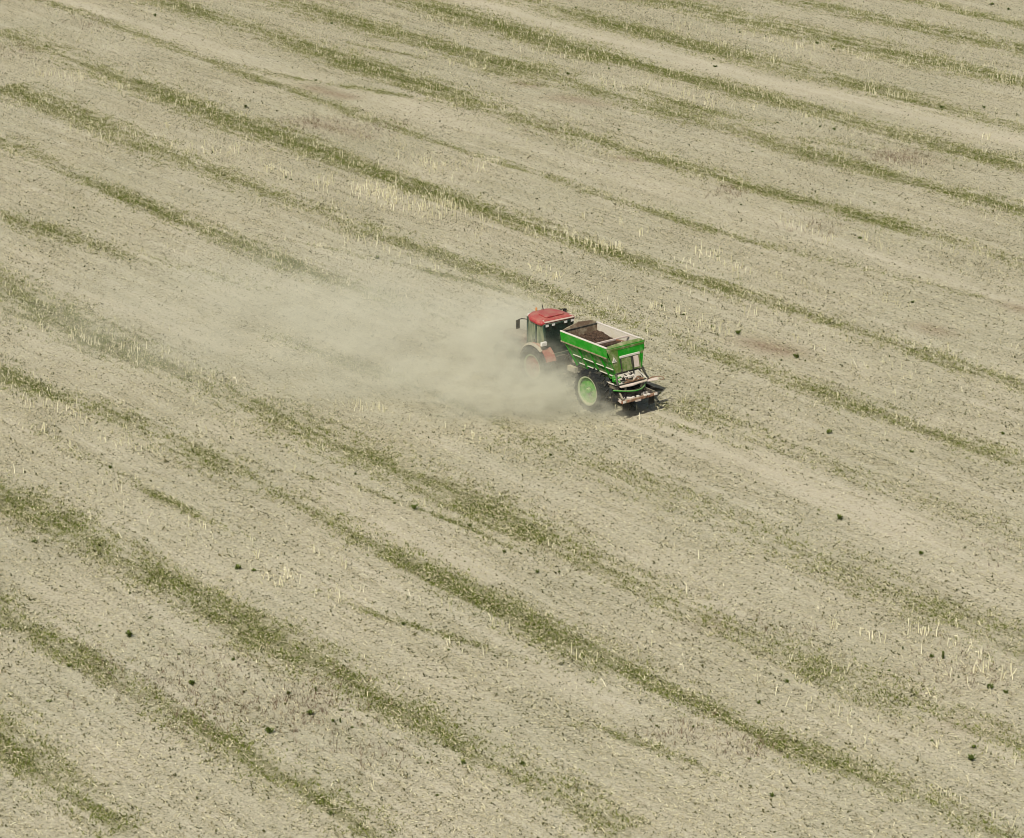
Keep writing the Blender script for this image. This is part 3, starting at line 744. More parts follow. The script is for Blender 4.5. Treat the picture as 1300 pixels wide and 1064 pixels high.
# ------------------------------------------------------------------ wheels
def wheel(parent, c, r_t, wd, r_rim, side, rim_mat, ring_mat, lugs):
    """side +1: outer face looks to +Y"""
    cx, cy, cz = c
    root = bpy.data.objects.new('wheel', None); COL.objects.link(root); root.parent = parent; root.location = c
    h = wd / 2; ri = r_rim
    prof = [(ri, -h * .78), (ri + .05, -h * .95), (r_t * .86, -h), (r_t * .955, -h * .9), (r_t * .965, 0), (r_t * .955, h * .9), (r_t * .86, h), (ri + .05, h * .95), (ri, h * .78)]
    mb = MB(); mb.lathe(prof, (0, 0, 0), 48)
    for i in range(lugs):
        for sgn in (-1, 1):
            a = 2 * math.pi * (i + (0.5 if sgn > 0 else 0)) / lugs
            a2 = a + 0.16
            p0 = Vector((math.cos(a) * r_t * .97, sgn * h * .95, math.sin(a) * r_t * .97))
            p1 = Vector((math.cos(a2) * r_t * .975, sgn * h * .05, math.sin(a2) * r_t * .975))
            mb.bar(p0, p1, 0.05, 0.06)
    mb.build('tyre', M['tyre'], root)
    d = h * .55 * side
    rim = MB().lathe([(0.02, d - .03), (ri * .45, d - .03), (ri * .72, d - .05 * side), (ri * .92, d - .01), (ri * 1.0, h * .76 * side), (ri * 1.0, -h * .7 * side), (ri * .9, -h * .6 * side), (ri * .85, d - .12 * side), (0.02, d - .1 * side)], (0, 0, 0), 40)
    ro = rim.build('rim', rim_mat, root)
    MB().lathe([(ri * .99, h * .80 * side), (ri * 1.075, h * .93 * side), (ri * 1.09, h * 1.0 * side), (ri * 1.0, h * .97 * side), (ri * .95, h * .82 * side)], (0, 0, 0), 48).build('rim_flange', ring_mat, ro)
    hub = MB().lathe([(0.01, d - .02), (.13, d - .02), (.13, d + .07 * side), (.09, d + .10 * side), (0.01, d + .10 * side)], (0, 0, 0), 16)
    for i in range(8):
        a = 2 * math.pi * i / 8
        hub.tube([(math.cos(a) * .19, d - .04 * side, math.sin(a) * .19), (math.cos(a) * .19, d + .02 * side, math.sin(a) * .19)], .02, 6)
    hub.build('hub', rim_mat, ro)
    return root


# ------------------------------------------------------------------ the spreader
LOC = (ORIGIN[0], ORIGIN[1], 0)
sp_ = thing('manure_spreader', 'green single axle spreader trailer towed behind the red tractor', 'spreader', LOC, ROT)

TOPW, MIDW, LOWW = 1.0, 0.985, 0.42
ZT, ZM, ZB = 2.95, 2.56, 1.45
# side skins: upright upper panel and inward sloping lower panel
for s in (1, -1):
    up = MB().add([(-.97, s * TOPW, ZT), (2.05, s * TOPW, ZT), (2.0, s * MIDW, ZM), (-1.04, s * MIDW, ZM)], [(0, 1, 2, 3)])
    up.build('upper_side', M['green'], sp_, solid=0.03)
    lo = MB().add([(-1.04, s * (MIDW - .035), ZM), (2.0, s * (MIDW - .035), ZM), (1.35, s * LOWW, ZB), (-1.22, s * LOWW, ZB)], [(0, 1, 2, 3)])
    lop = lo.build('lower_side', M['green_dusty'], sp_, solid=0.02)
    # dusty step where the two meet
    MB().bar((-1.0, s * (MIDW + .015), ZM - .02), (2.0, s * (MIDW + .015), ZM - .02), .07, .05).build('side_ledge', M['ledge'], sp_)

    def onlow(x, t, out=0.03):          # a point on the sloping skin, t 0 top .. 1 bottom
        y = MIDW - .035 + (LOWW - MIDW + .035) * t; z = ZM + (ZB - ZM) * t
        return (x, s * (y + out), z - out * .35)
    # upright stiffeners
    for x in (1.78, 0.95, 0.15, -0.52):
        MB().bar(onlow(x, .02), onlow(x - .22, .98) if x > 1.5 else onlow(x - .12, .98), .06, .08).build('stiffener', M['green'], sp_)
    # pale horizontal flats between them
    for t, segs in ((.48, [(1.52, .98), (.82, .16), (.00, -.52), (-.64, -1.12)]), (.80, [(1.30, .92), (.76, .12), (-.04, -.56), (-.68, -1.14)])):
        for x0, x1 in segs:
            MB().bar(onlow(x0, t, .035), onlow(x1, t, .035), .055, .025).build('side_flat', M['pale'], sp_)
    # top rail
    MB().bar((-.97, s * (TOPW - .01), ZT + .02), (2.07, s * (TOPW - .01), ZT + .02), .075, .05).build('top_rail', M['pale'], sp_, bevel=.01)
    # chassis beam and its pale edge
    MB().bar((-1.25, s * .52, 1.20), (2.0, s * .52, 1.10), .10, .20).build('chassis_beam', M['darkframe'], sp_)
    MB().bar((-1.20, s * .60, 1.325), (.05, s * .60, 1.29), .07, .02).build('chassis_edge', M['pale'], sp_)
# the far side's liner and the near side's
for s in (1, -1):
    MB().add([(-.90, s * .955, ZT - .01), (1.98, s * .955, ZT - .01), (1.95, s * .93, ZM), (1.3, s * .50, 1.75), (-1.0, s * .50, 1.75), (-.95, s * .93, ZM)], [(0, 1, 2, 5), (5, 2, 3, 4)]).build('hopper_liner', M['liner'], sp_, solid=0.012)
# floor
MB().add([(-1.2, .42, 1.46), (1.36, .42, 1.46), (1.36, -.42, 1.46), (-1.2, -.42, 1.46)], [(0, 1, 2, 3)]).build('hopper_floor', M['darkframe'], sp_, solid=.03)
# front wall, with its raised headboard
MB().add([(2.05, 1.0, ZT), (2.05, -1.0, ZT), (2.0, -.985, ZM), (1.36, -.42, ZB), (1.36, .42, ZB), (2.0, .985, ZM)], [(0, 1, 2, 5), (5, 2, 3, 4)]).build('front_wall', M['green_dusty'], sp_, solid=.03)
hb_ = MB().prism([(2.04, .96, ZT), (2.04, -.96, ZT), (2.10, -.80, ZT + .14), (2.12, -.05, ZT + .20), (2.10, .62, ZT + .07)], (.035, 0, 0)).build('headboard', M['brown'], sp_)
MB().bar((2.0, .95, ZT - .02), (2.0, -.95, ZT - .02), .06, .07).build('headboard_rail', M['dark'], sp_)
MB().add([(1.97, .93, ZT - .06), (1.97, -.93, ZT - .06), (1.93, -.92, ZM), (1.93, .92, ZM)], [(0, 1, 2, 3)]).build('front_liner', M['brown'], sp_, solid=.012)
# rear wall: leans back towards its foot and narrows
RT, RB = -.97, -1.22
rw = MB().add([(RT, 1.02, ZT - .02), (RT, -1.02, ZT - .02), (RB, -.72, 1.84), (RB, .72, 1.84)], [(0, 1, 2, 3)]).build('rear_wall', M['green'], sp_, solid=.03)


def onrear(y, z, out=0.0):
    t = (ZT - .02 - z) / (ZT - .02 - 1.84)
    return Vector((RT + (RB - RT) * t - out, y, z))


MB().add([onrear(1.02, ZT - .03, .04), onrear(.47, ZT - .03, .04), onrear(.42, 1.86, .04), onrear(.71, 1.86, .04)], [(0, 1, 2, 3)]).build('dirty_corner_plate', M['olive'], sp_, solid=.008)
MB().prism([(RT - .03, 1.04, ZT - .03), (RT - .03, -1.04, ZT - .03), (RT + .03, -1.02, ZT + .04), (RT + .12, -.85, ZT + .07), (RT + .15, 0, ZT + .08), (RT + .12, .85, ZT + .04), (RT + .03, 1.02, ZT + .01)], (.0, 0, -.05)).build('rear_cap', M['olive'], sp_)
MB().bar((RT - .05, 1.0, ZT - .10), (RT - .05, -.98, ZT - .10), .05, .09).build('rear_top_band', M['olive'], sp_)
# sliding gate with its frame and ram
gate = MB().add([onrear(.36, 2.44, .03), onrear(-.62, 2.44, .03), onrear(-.62, 1.88, .03), onrear(.36, 1.88, .03)], [(0, 1, 2, 3)]).build('gate', M['olive'], sp_, solid=.02)
MB().bar(onrear(.40, 2.50, .05), onrear(-.66, 2.50, .05), .07, .075).build('gate_lintel', M['pale'], gate)
for y in (.38, -.63):
    MB().bar(onrear(y, 2.46, .045), onrear(y, 1.86, .045), .05, .05).build('gate_jamb', M['darkframe'] if y > 0 else M['olive'], gate)
MB().tube([onrear(-.20, 2.46, .09), onrear(-.20, 2.12, .09)], .045, 10).tube([onrear(-.20, 2.12, .09), onrear(-.20, 1.74, .09)], .026, 8).build('gate_ram', M['dark'], gate)
MB().add([onrear(-.30, 2.42, .055), onrear(-.57, 2.42, .055), onrear(-.57, 1.95, .055), onrear(-.30, 1.95, .055)], [(0, 1, 2, 3)]).build('gate_plate', M['pink'], gate, solid=.01)
# triangle reflector and round reflector
tri = [onrear(.86, 2.36, .075), onrear(.61, 2.36, .075), onrear(.735, 2.58, .075)]
tw = MB().prism(tri, (-.012, 0, 0)).build('warning_triangle', M['white'], sp_)
cen = sum(tri, Vector()) / 3
MB().prism([cen + (p - cen) * .58 + Vector((-.013, 0, 0)) for p in tri], (-.004, 0, 0)).build('triangle_centre', M['greyfield'], tw)
cr = onrear(-.80, 2.50, .03)
MB().prism([cr + Vector((0, .075 * math.cos(a), .075 * math.sin(a))) for a in (2 * math.pi * i / 18 for i in range(18))], (-.02, 0, 0)).build('round_reflector', M['olive'], sp_)
# bars across the hopper mouth
MB().bar((-.12, .95, ZT - .03), (-.12, -.95, ZT - .03), .08, .06).build('cross_bar', M['pink'], sp_)
MB().bar((-.12, -.20, ZT - .05), (-.86, -.62, ZT - .10), .05, .05).build('cross_brace', M['rust'], sp_)
# chassis cross members, drawbar, jack
fr = MB()
for x in (-1.1, -.4, .5, 1.3, 1.9): fr.bar((x, -.5, 1.16), (x, .5, 1.16), .10, .14)
fr.build('cross_member', M['darkframe'], sp_)
MB().bar((1.9, .45, 1.05), (2.75, .06, .62), .12, .14).bar((1.9, -.45, 1.05), (2.75, -.06, .62), .12, .14).bar((2.70, 0, .62), (3.10, 0, .56), .12, .08).build('drawbar', M['darkframe'], sp_)
MB().tube([(2.25, .34, .35), (2.25, .34, 1.15)], .05, 8).box((2.25, .34, .33), (.22, .22, .03)).build('parking_jack', M['dark'], sp_)
MB().tube([(2.0, .2, 1.5), (2.3, .15, 1.75), (2.7, .1, 1.45), (3.1, .05, 1.2)], .025, 6).tube([(2.0, -.1, 1.5), (2.3, -.1, 1.7), (2.75, 0, 1.5), (3.1, -.05, 1.25)], .025, 6).build('hydraulic_hose', M['dark'], sp_)
MB().box((1.75, .30, 1.62), (.28, .34, .22)).box((1.70, .62, 1.30), (.5, .16, .22)).build('toolbox', M['fender'], sp_)
MB().bar((0, -.95, .95), (0, .95, .95), .14, .14).box((0, .5, 1.05), (.3, .12, .25)).box((0, -.5, 1.05), (.3, .12, .25)).build('axle', M['darkframe'], sp_)
wheel(sp_, (0, .96, .89), .89, .50, .575, 1, M['rim_green'], M['rimring'], 22)
wheel(sp_, (0, -.96, .89), .89, .50, .575, -1, M['rim_green'], M['rimring'], 22)
# spreading gear at the back: hood, deck, two discs, guard, light bar, flaps
hood = MB()
hood.bar((-1.24, .72, 1.86), (-1.24, -.74, 1.86), .06, .07)
for s in (1, -1): hood.bar((-1.24, s * .70, 1.86), (-1.52, s * .84, 1.44), .06, .06)
hood.bar((-1.5, .84, 1.44), (-1.5, -.84, 1.44), .06, .05)
hood.build('hood_frame', M['dark'], sp_)
MB().add([(-1.26, .62, 1.83), (-1.26, -.50, 1.83), (-1.46, -.62, 1.46), (-1.46, .70, 1.46)], [(0, 1, 2, 3)]).build('chute_plate', M['liner'], sp_, solid=.02)
MB().prism([(-1.26, -.66, 1.90), (-1.10, -.88, 1.88), (-1.32, -.96, 1.42), (-1.50, -.82, 1.44)], (.0, -.02, 0)).build('hood_flap', M['dark'], sp_)
MB().bar((-1.32, -.42, 1.84), (-1.56, -.74, 1.46), .05, .04).build('chute_strut', M['white'], sp_)
lk = MB()
lk.bar((-1.50, .36, 1.62), (-1.54, .02, 1.50), .05).bar((-1.54, .02, 1.50), (-1.50, -.26, 1.64), .05).bar((-1.50, -.26, 1.64), (-1.56, -.52, 1.48), .05).bar((-1.5, .42, 1.50), (-1.5, -.56, 1.50), .05, .06)
lk.build('linkage', M['rust'], sp_)
dk = MB().box((-1.40, .38, 1.66), (.10, .18, .14)).box((-1.36, -.02, 1.74), (.10, .10, .16)).bar((-1.42, .60, 1.60), (-1.44, -.50, 1.58), .035, .05).box((-1.44, -.38, 1.56), (.10, .14, .10)).tube([(-1.30, .30, 1.80), (-1.42, .22, 1.72), (-1.50, .30, 1.58), (-1.45, .52, 1.50)], .02, 6)
dk.build('gate_drive', M['dark'], sp_)
lk2 = MB().bar((-1.34, .55, 1.80), (-1.50, .20, 1.52), .05).bar((-1.32, .10, 1.86), (-1.52, -.30, 1.54), .04).box((-1.46, .16, 1.70), (.10, .16, .10)).box((-1.46, -.12, 1.60), (.12, .12, .12)).tube([(-1.44, .42, 1.72), (-1.5, -.05, 1.74)], .03, 8)
lk2.build('gearbox', M['pale'], sp_)
gb = MB().box((-1.22, .66, 1.62), (.24, .26, .20), (0, .3, 0)).bar((-1.10, .74, 1.76), (-1.42, .62, 1.50), .09, .12).bar((-1.15, .62, 1.46), (-1.50, .60, 1.40), .12, .10).tube([(-1.30, .50, 1.72), (-1.30, .84, 1.62)], .05, 8)
gb.build('corner_bracket', M['green'], sp_, bevel=.015)
MB().prism([(-1.40, .74, 1.38), (-1.62, .72, 1.35), (-1.66, .10, 1.33), (-1.60, -.30, 1.34), (-1.62, -.72, 1.36), (-1.40, -.74, 1.38)], (0, 0, .055)).build('deck_plate', M['pink'], sp_, bevel=.01)
MB().tube([(-1.50, -.70, 1.40), (-1.48, -1.1, 1.42), (-1.46, -1.45, 1.38), (-1.52, -1.66, 1.32), (-1.62, -1.62, 1.29), (-1.64, -1.42, 1.28)], .024, 7).build('deflector_arm', M['rust'], sp_)
MB().add([(-1.50, -.72, 1.37), (-1.49, -1.40, 1.37), (-1.63, -1.30, 1.30), (-1.62, -.72, 1.33)], [(0, 1, 2, 3)]).build('deflector_plate', M['pink'], sp_, solid=.015)
gpts = [(-1.30 - .52 * math.sin(math.pi * t), .90 - 1.80 * t, 1.20 - .03 * math.sin(math.pi * t)) for t in (i / 16 for i in range(17))]
MB().tube(gpts, .03, 8).build('guard_hoop', M['green'], sp_)
cpts = [(-1.22 - .5 * math.sin(math.pi * t), .86 - 1.72 * t) for t in (i / 16 for i in range(17))]
cur = MB()
cur.add([(x, y, z) for x, y in cpts for z in (1.19, .66)], [(2 * i, 2 * i + 1, 2 * i + 3, 2 * i + 2) for i in range(16)])
cur.build('rubber_curtain', M['dark'], sp_, solid=.015)
for s in (1, -1):
    disc = MB().lathe([(.02, 0), (.02, .03), (.40, .03), (.42, .05), (.42, 0)], (0, 0, 0), 28)
    disc.v = [(x, z, y) for x, y, z in disc.v]
    do = disc.build('spinner_disc', M['silver'], sp_); do.location = (-1.55, s * .44, .80)
    for q in range(4):
        a = q * math.pi / 2 + .4 * s
        MB().bar((math.cos(a) * .07, math.sin(a) * .07, .075), (math.cos(a + .3) * .40, math.sin(a + .3) * .40, .075), .02, .07).build('vane', M['pale'], do)
    MB().tube([(-1.55, s * .44, .84), (-1.55, s * .44, 1.33)], .06, 10).build('disc_shaft', M['dark'], sp_)
    MB().bar((-1.1, s * .50, 1.12), (-1.9, s * .86, .92), .08, .10).build('guard_arm', M['darkframe'], sp_)
    # flaps that hang beside the discs
    MB().prism([(-1.25, s * .92, 1.12), (-1.75, s * 1.00, 1.06), (-1.84, s * (1.46 if s < 0 else 1.12), .86), (-1.45, s * (1.38 if s < 0 else 1.10), .74), (-1.20, s * .98, .72)], (0, s * .02, .01)).build('side_flap', M['dark'], sp_)
    MB().bar((-1.92, s * .90, .86), (-1.25, s * .92, .90), .13, .06).build('guard_rail', M['pink'], sp_)
bar_ = MB().bar((-1.95, .96, .86), (-1.95, -.96, .86), .10, .11).build('light_bar', M['rust'], sp_)
for y in (.86, -.84):
    MB().box((-2.01, y, .88), (.03, .16, .09)).build('marker_board', M['white'], bar_)
for y in (.60, -.58):
    MB().box((-2.02, y, .88), (.05, .17, .10)).build('tail_lamp', M['redlamp'], bar_, bevel=.01)
for y in (.30, .04, -.28, -.46):
    MB().box((-2.0 + .1 * (y > 0), y, .94), (.09, .10, .06)).build('bar_bracket', M['pale'], bar_)
MB().box((-2.015, .12, .80), (.015, .30, .08)).build('number_plate', M['pink'], bar_)
for y in (.7, -.72):
    MB().prism([(-1.90, y - .16, .80), (-1.90, y + .16, .80), (-1.88, y + .15, .42), (-1.88, y - .15, .42)], (.015, 0, 0)).build('mud_flap', M['dark'], sp_)
MB().box((-1.15, .15, .98), (.5, .5, .28)).tube([(-.9, 0, 1.0), (1.9, 0, .95)], .05, 8).box((-1.2, -.35, 1.0), (.35, .3, .22)).build('drive_gearbox', M['dark'], sp_)

# ------------------------------------------------------------------ what the hopper carries
nx, ny = 40, 24
vs, fs = [], []
for i in range(nx + 1):
    for j in range(ny + 1):
        x = -.93 + 2.84 * i / nx; y = -.90 + 1.80 * j / ny
        e = min(i, nx - i, j * 1.2, (ny - j) * 1.2)
        z = 2.60 + .05 * math.sin(x * 2.3 + 1) * math.cos(y * 2.6) + random.gauss(0, .018) + .07 * max(0, x - .9) - .03 * (e < 1)
        vs.append((x, y, z))
for i in range(nx):
    for j in range(ny):
        a = i * (ny + 1) + j; fs.append((a, a + ny + 1, a + ny + 2, a + 1))
base = len(vs)
vs += [(-.93, -.90, 2.45), (1.91, -.90, 2.45), (1.91, .90, 2.45), (-.93, .90, 2.45)]
load = MB().add(vs, fs)
# loose clods on top
for i in range(260):
    x, y = random.uniform(-.85, 1.85), random.uniform(-.82, .82); r_ = random.uniform(.015, .05)
    load.box((x, y, 2.615 + random.uniform(0, .03)), (r_ * 1.6, r_, r_), (random.uniform(0, 3), random.uniform(0, 3), random.uniform(0, 3)))
lo_ = load.build('manure_heap', M['manure'])
lo_.location = LOC; lo_.rotation_euler = (0, 0, ROT)
prop(lo_, 'dark brown crumbly manure lying inside the green spreader hopper', 'manure')

# ------------------------------------------------------------------ the tractor
tr = thing('tractor', 'red roofed tractor with dusty cab pulling the green spreader', 'tractor', (LOC[0], LOC[1], 0), ROT)
# rotate parts forward of the spreader: all coordinates share the spreader's axle origin
RW, FW = 3.90, 6.15
for s in (1, -1):
    wheel(tr, (RW, s * .84, .90), .90, .46, .50, s, M['red_dusty'], M['rimring'], 20)
    wheel(tr, (FW, s * .80, .62), .62, .36, .36, s, M['red_dusty'], M['rimring'], 18)
    # rear mudguard: arched shell over the wheel, with a pale outer lip
    arc = [(RW + .99 * math.cos(a), .93 + .99 * math.sin(a)) for a in (R(18 + 140 * i / 16) for i in range(17))]
    fd = MB().add([(x, s * y, z) for x, z in arc for y in (.46, .98)], [(2 * i, 2 * i + 1, 2 * i + 3, 2 * i + 2) for i in range(16)])
    fo = fd.build('mudguard', M['red_dusty'], tr, solid=.03)
    arc2 = [(RW + r_ * math.cos(a), .93 + r_ * math.sin(a)) for a in (R(8 + 118 * i / 16) for i in range(17)) for r_ in (1.02, .93)]
    MB().add([(x, s * 1.07, z) if q % 2 else (x, s * .98, z) for q, (x, z) in enumerate(arc2)], [(2 * i, 2 * i + 1, 2 * i + 3, 2 * i + 2) for i in range(16)]).build('mudguard_lip', M['fender'], fo, solid=.04)
    lb = MB().box((3.36, s * .86, 2.02), (.12, .28, .17)).build('lamp_box', M['lamp'], tr, bevel=.015)
    MB().box((3.36, s * .86, 1.88), (.10, .26, .10)).build('lamp_bracket', M['dark'], lb)
    # front mudguard
    a3 = [(FW + .70 * math.cos(a), .62 + .70 * math.sin(a)) for a in (R(25 + 110 * i / 8) for i in range(9))]
    MB().add([(x, s * y, z) for x, z in a3 for y in (.62, .98)], [(2 * i, 2 * i + 1, 2 * i + 3, 2 * i + 2) for i in range(8)]).build('front_mudguard', M['dark'], tr, solid=.02)
    # mirror on its arm
    mi = MB().tube([(4.55, s * .80, 2.82), (4.58, s * 1.10, 2.90), (4.60, s * 1.28, 2.88)], .022, 6).build('mirror_arm', M['dark'], tr)
    MB().box((4.60, s * 1.29, 2.68), (.06, .19, .40)).build('mirror', M['dark'], mi, bevel=.02)
    # steps
    st = MB()
    for z in (.55, .85, 1.12): st.box((4.75, s * .82, z), (.30, .24, .03))
    st.bar((4.62, s * .90, .50), (4.62, s * .90, 1.2), .03).bar((4.88, s * .90, .50), (4.88, s * .90, 1.2), .03)
    st.build('step', M['darkframe'], tr)
# body
MB().box((4.9, 0, .95), (3.0, .50, .50)).box((3.7, 0, .90), (.9, .70, .60)).box((6.5, 0, .85), (.7, .45, .35)).bar((RW, -.8, .9), (RW, .8, .9), .28, .28).bar((FW, -.75, .62), (FW, .75, .62), .16, .16).build('chassis', M['darkframe'], tr)
hp = [(4.85, z, y) for z, y in ()]
hood_sec = [(-.36, 1.15), (-.40, 1.45), (-.36, 1.72), (-.22, 1.80), (.22, 1.80), (.36, 1.72), (.40, 1.45), (.36, 1.15)]
mb = MB(); rings = []
for x, kx, dz in ((4.80, 1.05, .06), (5.6, 1.0, 0), (6.4, .93, -.10), (6.85, .84, -.22), (6.95, .70, -.34)):
    rings.append([(x, y * kx, 1.15 + (z - 1.15) * (1 + dz)) for y, z in hood_sec])
mb.add([v for r_ in rings for v in r_], [(i * 8 + j, i * 8 + (j + 1) % 8, (i + 1) * 8 + (j + 1) % 8, (i + 1) * 8 + j) for i in range(4) for j in range(8)] + [tuple(range(8))[::-1], tuple(range(32, 40))])
bon = mb.build('bonnet', M['bonnet'], tr, bevel=.02)
MB().box((6.955, 0, 1.40), (.03, .40, .34)).build('grille', M['dark'], bon)
for y in (.17, -.17): MB().box((6.975, y, 1.50), (.02, .14, .09)).build('headlight', M['lamp'], bon)
for s in (1, -1): MB().box((5.9, s * .385, 1.45), (.8, .02, .26)).build('side_vent', M['dark'], bon)
MB().tube([(5.0, -.52, 1.5), (5.0, -.55, 2.0), (5.0, -.55, 2.75)], .06, 10).tube([(5.0, -.55, 2.72), (5.04, -.55, 2.84)], .045, 8).build('exhaust', M['dark'], tr)
MB().box((7.15, 0, .85), (.30, .75, .40)).box((7.15, 0, 1.08), (.24, .5, .06)).build('front_weight', M['dark'], tr, bevel=.02)
MB().box((4.35, .66, .85), (.9, .30, .42)).build('fuel_tank', M['dark'], tr, bevel=.04)
# cab: floor, posts, glass
XR, XF = 3.42, 4.72
MB().prism([(XR, .60, 1.25), (XF + .1, .52, 1.10), (XF + .1, -.52, 1.10), (XR, -.60, 1.25)], (0, 0, .14)).build('cab_floor', M['dark'], tr)
post = {}
ps = [((XR + .02, .62, 1.35), (XR + .02, .80, 2.84)), ((XR + .55, .78, 1.35), (XR + .50, .82, 2.86)), ((XF + .02, .64, 1.25), (XF - .10, .72, 2.92))]
for a, b_ in ps:
    for s in (1, -1):
        MB().bar((a[0], s * a[1], a[2]), (b_[0], s * b_[1], b_[2]), .075, .075).build('cab_post', M['cabframe'], tr)
MB().bar((XR, .64, 1.40), (XR, -.64, 1.40), .08, .10).bar((XR, .80, 2.82), (XR, -.80, 2.82), .08, .07).build('cab_rail', M['cabframe'], tr)
q = .055
MB().add([(XR - .005, .60, 1.46), (XR - .005, -.60, 1.46), (XR - .005, -.76, 2.78), (XR - .005, .76, 2.78)], [(0, 1, 2, 3)]).build('rear_window', M['glass'], tr, solid=.008)
for s in (1, -1):
    MB().add([(XR + .07, s * .64, 1.42), (XR + .50, s * .775, 1.42), (XR + .46, s * .81, 2.82), (XR + .07, s * .80, 2.82)], [(0, 1, 2, 3)]).build('quarter_window', M['sideglass'], tr, solid=.008)
    dr_ = MB().add([(XR + .60, s * .775, 1.30), (XF - .03, s * .65, 1.25), (XF - .13, s * .72, 2.86), (XR + .55, s * .81, 2.84)], [(0, 1, 2, 3)]).build('door_window', M['sideglass'], tr, solid=.008)
    MB().bar((XR + .68, s * .79, 1.75), (XR + .68, s * .80, 2.05), .03).build('door_handle', M['dark'], dr_)
MB().add([(XF + .04, .60, 1.30), (XF + .04, -.60, 1.30), (XF - .09, -.68, 2.88), (XF - .09, .68, 2.88)], [(0, 1, 2, 3)]).build('windscreen', M['glass'], tr, solid=.008)
MB().box((3.85, 0, 1.62), (.50, .50, .14)).box((3.62, 0, 1.98), (.13, .48, .62), (0, -.12, 0)).box((3.82, .30, 1.82), (.35, .07, .06)).build('seat', M['dark'], tr, bevel=.03)
MB().tube([(4.62, 0, 1.35), (4.40, 0, 1.90)], .04, 8).tube([(4.38 + .10 * math.cos(a), .19 * math.sin(a), 1.92 + .16 * math.cos(a)) for a in (2 * math.pi * i / 16 for i in range(17))], .016, 6).build('steering_wheel', M['dark'], tr)
# roof
def roof_ring(k_, z):
    pts = [(3.46, .74), (3.52, .88), (3.85, .92), (4.35, .86), (4.70, .66), (4.82, .40), (4.82, -.40), (4.70, -.66), (4.35, -.86), (3.85, -.92), (3.46, -.92), (3.38, -.80)]
    cx_, cy_ = 4.02, 0
    return [(cx_ + (x - cx_) * k_, y * k_, z + (.03 * (x - 3.3)) - .05 * (y * k_) ** 2) for x, y in pts]
rg = [roof_ring(.955, 2.80), roof_ring(1.0, 2.84), roof_ring(1.0, 2.91), roof_ring(.93, 2.985), roof_ring(.74, 3.03), roof_ring(.4, 3.05)]
mb = MB().add([v for r_ in rg for v in r_], [(i * 12 + j, i * 12 + (j + 1) % 12, (i + 1) * 12 + (j + 1) % 12, (i + 1) * 12 + j) for i in range(5) for j in range(12)] + [tuple(range(12))[::-1], tuple(range(60, 72))])
rf = mb.build('roof', M['red'], tr, bevel=.015, smooth=False)
MB().prism([(3.62, .46, 3.03), (3.70, .52, 3.035), (4.25, .48, 3.05), (4.40, .30, 3.055), (4.40, -.30, 3.055), (4.25, -.48, 3.05), (3.70, -.52, 3.035), (3.62, -.46, 3.03)], (0, 0, .055)).build('roof_hatch', M['red'], rf, bevel=.02)
MB().prism([(3.42, .74, 2.90), (3.35, -.80, 2.90), (3.54, -.80, 2.99), (3.60, .74, 2.99)], (0, 0, .012)).build('roof_rear_glint', M['roof_glint'], rf)  # pale strip in place of the sky reflection along the rear edge
for y in (.70, .36, -.30, -.66):
    wl = MB().box((3.36 + .02 * y, y, 2.80), (.09, .17, .10)).build('work_light', M['dark'], rf, bevel=.015)
    MB().box((3.31 + .02 * y, y, 2.80), (.015, .15, .085)).build('lens', M['lamp'], wl)
MB().tube([(4.60, -.10, 3.02), (4.62, -.10, 3.12), (4.66, -.08, 3.28)], .022, 6).build('antenna', M['dark'], rf)
MB().tube([(4.62, .27, 3.02), (4.62, .27, 3.10)], .035, 8).build('beacon_base', M['dark'], rf)
MB().tube([(4.62, .27, 3.10), (4.62, .27, 3.20), (4.62, .27, 3.23)], .05, 10, .03).build('beacon', M['orange'], rf)
for y in (.55, -.55): MB().box((4.74, y, 2.93), (.08, .14, .09)).build('front_work_light', M['lamp'], rf)
# hitch and linkage at the back
MB().bar((3.35, .22, .60), (3.05, .22, .50), .08, .10).bar((3.35, -.22, .60), (3.05, -.22, .50), .08, .10).bar((3.3, 0, .52), (2.98, 0, .52), .14, .07).bar((3.28, .40, 1.35), (2.92, .42, .95), .06).bar((3.28, -.40, 1.35), (2.92, -.42, .95), .06).box((3.30, 0, 1.15), (.16, .5, .4)).build('hitch', M['dark'], tr)

# ------------------------------------------------------------------ dust raised by the wheels, drifting to the left
PUFF = [  # ground point in the photograph, radius, height, thickness
 (772,533,0.9,0.7,1.1),(742,531,1.3,1.1,1.2),(716,530,1.8,1.6,1.2),(680,526,2.3,1.8,1.0),(630,524,2.8,2.0,0.70),(575,522,3.2,2.0,0.46),(510,518,3.8,2.1,0.28),(440,508,4.4,2.2,0.18),
 (752,526,0.9,1.3,1.0),(714,511,1.5,2.2,0.95),(664,500,2.0,2.3,1.6),(652,480,2.4,2.9,1.25),(645,466,2.2,3.0,0.85),(610,490,3.2,2.6,0.48),(560,478,4.2,2.8,0.32),(490,470,5.2,2.9,0.20),(600,452,3.6,3.0,0.28),(640,448,2.4,3.0,0.42),(520,436,5.2,3.1,0.17),(400,470,6.5,2.7,0.13),(420,425,7.0,3.1,0.12),(310,460,8.5,2.7,0.09),(250,415,9.5,2.8,0.075),(340,385,8.0,2.8,0.07),(150,440,10.0,2.5,0.05),(470,398,6.0,3.0,0.08)]
k = NT('dust')
geo = k.n('ShaderNodeNewGeometry').outputs['Position']
tot = None
hull = bmesh.new()
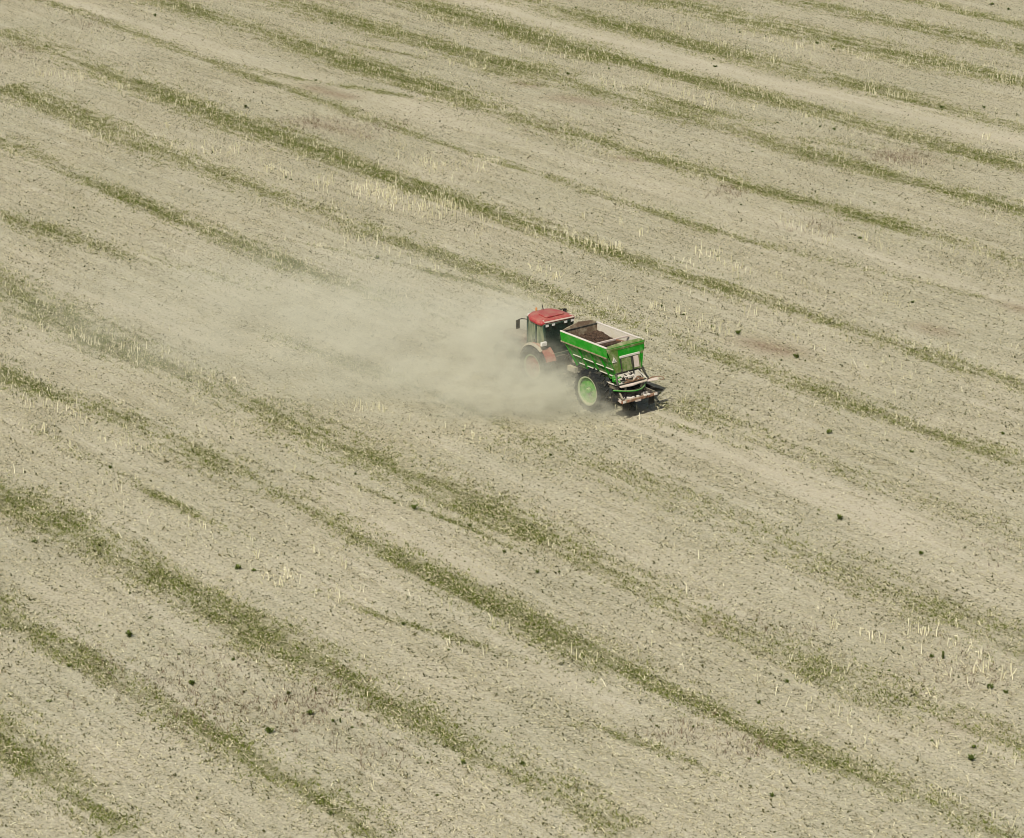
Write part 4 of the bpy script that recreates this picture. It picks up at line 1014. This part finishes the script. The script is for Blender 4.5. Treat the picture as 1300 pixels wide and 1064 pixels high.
for x, y, r_, h, dn in PUFF:
    P = ground(x, y)
    mp = k.n('ShaderNodeMapping', vector_type='TEXTURE'); k.li(geo, mp.inputs[0])
    mp.inputs['Location'].default_value = (P[0], P[1], h * 0.30); mp.inputs['Scale'].default_value = (r_ * 1.25, r_ * 1.25, h)
    ln = k.n('ShaderNodeVectorMath', operation='LENGTH'); k.li(mp.outputs[0], ln.inputs[0])
    f = k.ramp(ln.outputs['Value'], 1.0, 0.15, 0.0, dn)
    tot = f if tot is None else k.math('ADD', tot, f)
    for i in range(10):
        a = 2 * math.pi * i / 10
        for zz in (0.03, h * 0.8):
            rr = r_ * 1.27
            hull.verts.new((P[0] + rr * math.cos(a), P[1] + rr * math.sin(a), zz))
    for i in range(6):
        a = 2 * math.pi * i / 6
        hull.verts.new((P[0] + r_ * .6 * math.cos(a), P[1] + r_ * .6 * math.sin(a), h * 1.32))
n1 = k.noise(k.mapping(geo, rot=(0, 0, 0.2), scale=(0.55, 0.8, 1.1)), 0.75, 5, 0.62)
den = k.math('MULTIPLY', tot, k.ramp(n1, 0.33, 0.66, 0.10, 1.75))
n2 = k.noise(k.mapping(geo, rot=(0, 0, 0.25), scale=(0.8, 1.3, 1.5)), 2.1, 4, 0.65)
den = k.math('MULTIPLY', den, k.ramp(n2, 0.32, 0.66, 0.35, 1.55))
den = k.math('MULTIPLY', den, 0.31)
vol = k.n('ShaderNodeVolumePrincipled')
vol.inputs['Color'].default_value = (0.70, 0.685, 0.555, 1); vol.inputs['Anisotropy'].default_value = -0.15
k.li(den, vol.inputs['Density']); k.li(vol.outputs[0], k.out.inputs['Volume'])
ret = bmesh.ops.convex_hull(hull, input=hull.verts)
bmesh.ops.delete(hull, geom=[v for v in hull.verts if not v.link_faces], context='VERTS')
me = bpy.data.meshes.new('dust_cloud'); hull.to_mesh(me); hull.free()
me.materials.append(k.m)
dc = bpy.data.objects.new('dust_cloud', me); COL.objects.link(dc)
prop(dc, 'pale dust cloud drifting left from the wheels of tractor and spreader', 'dust', kind='stuff')
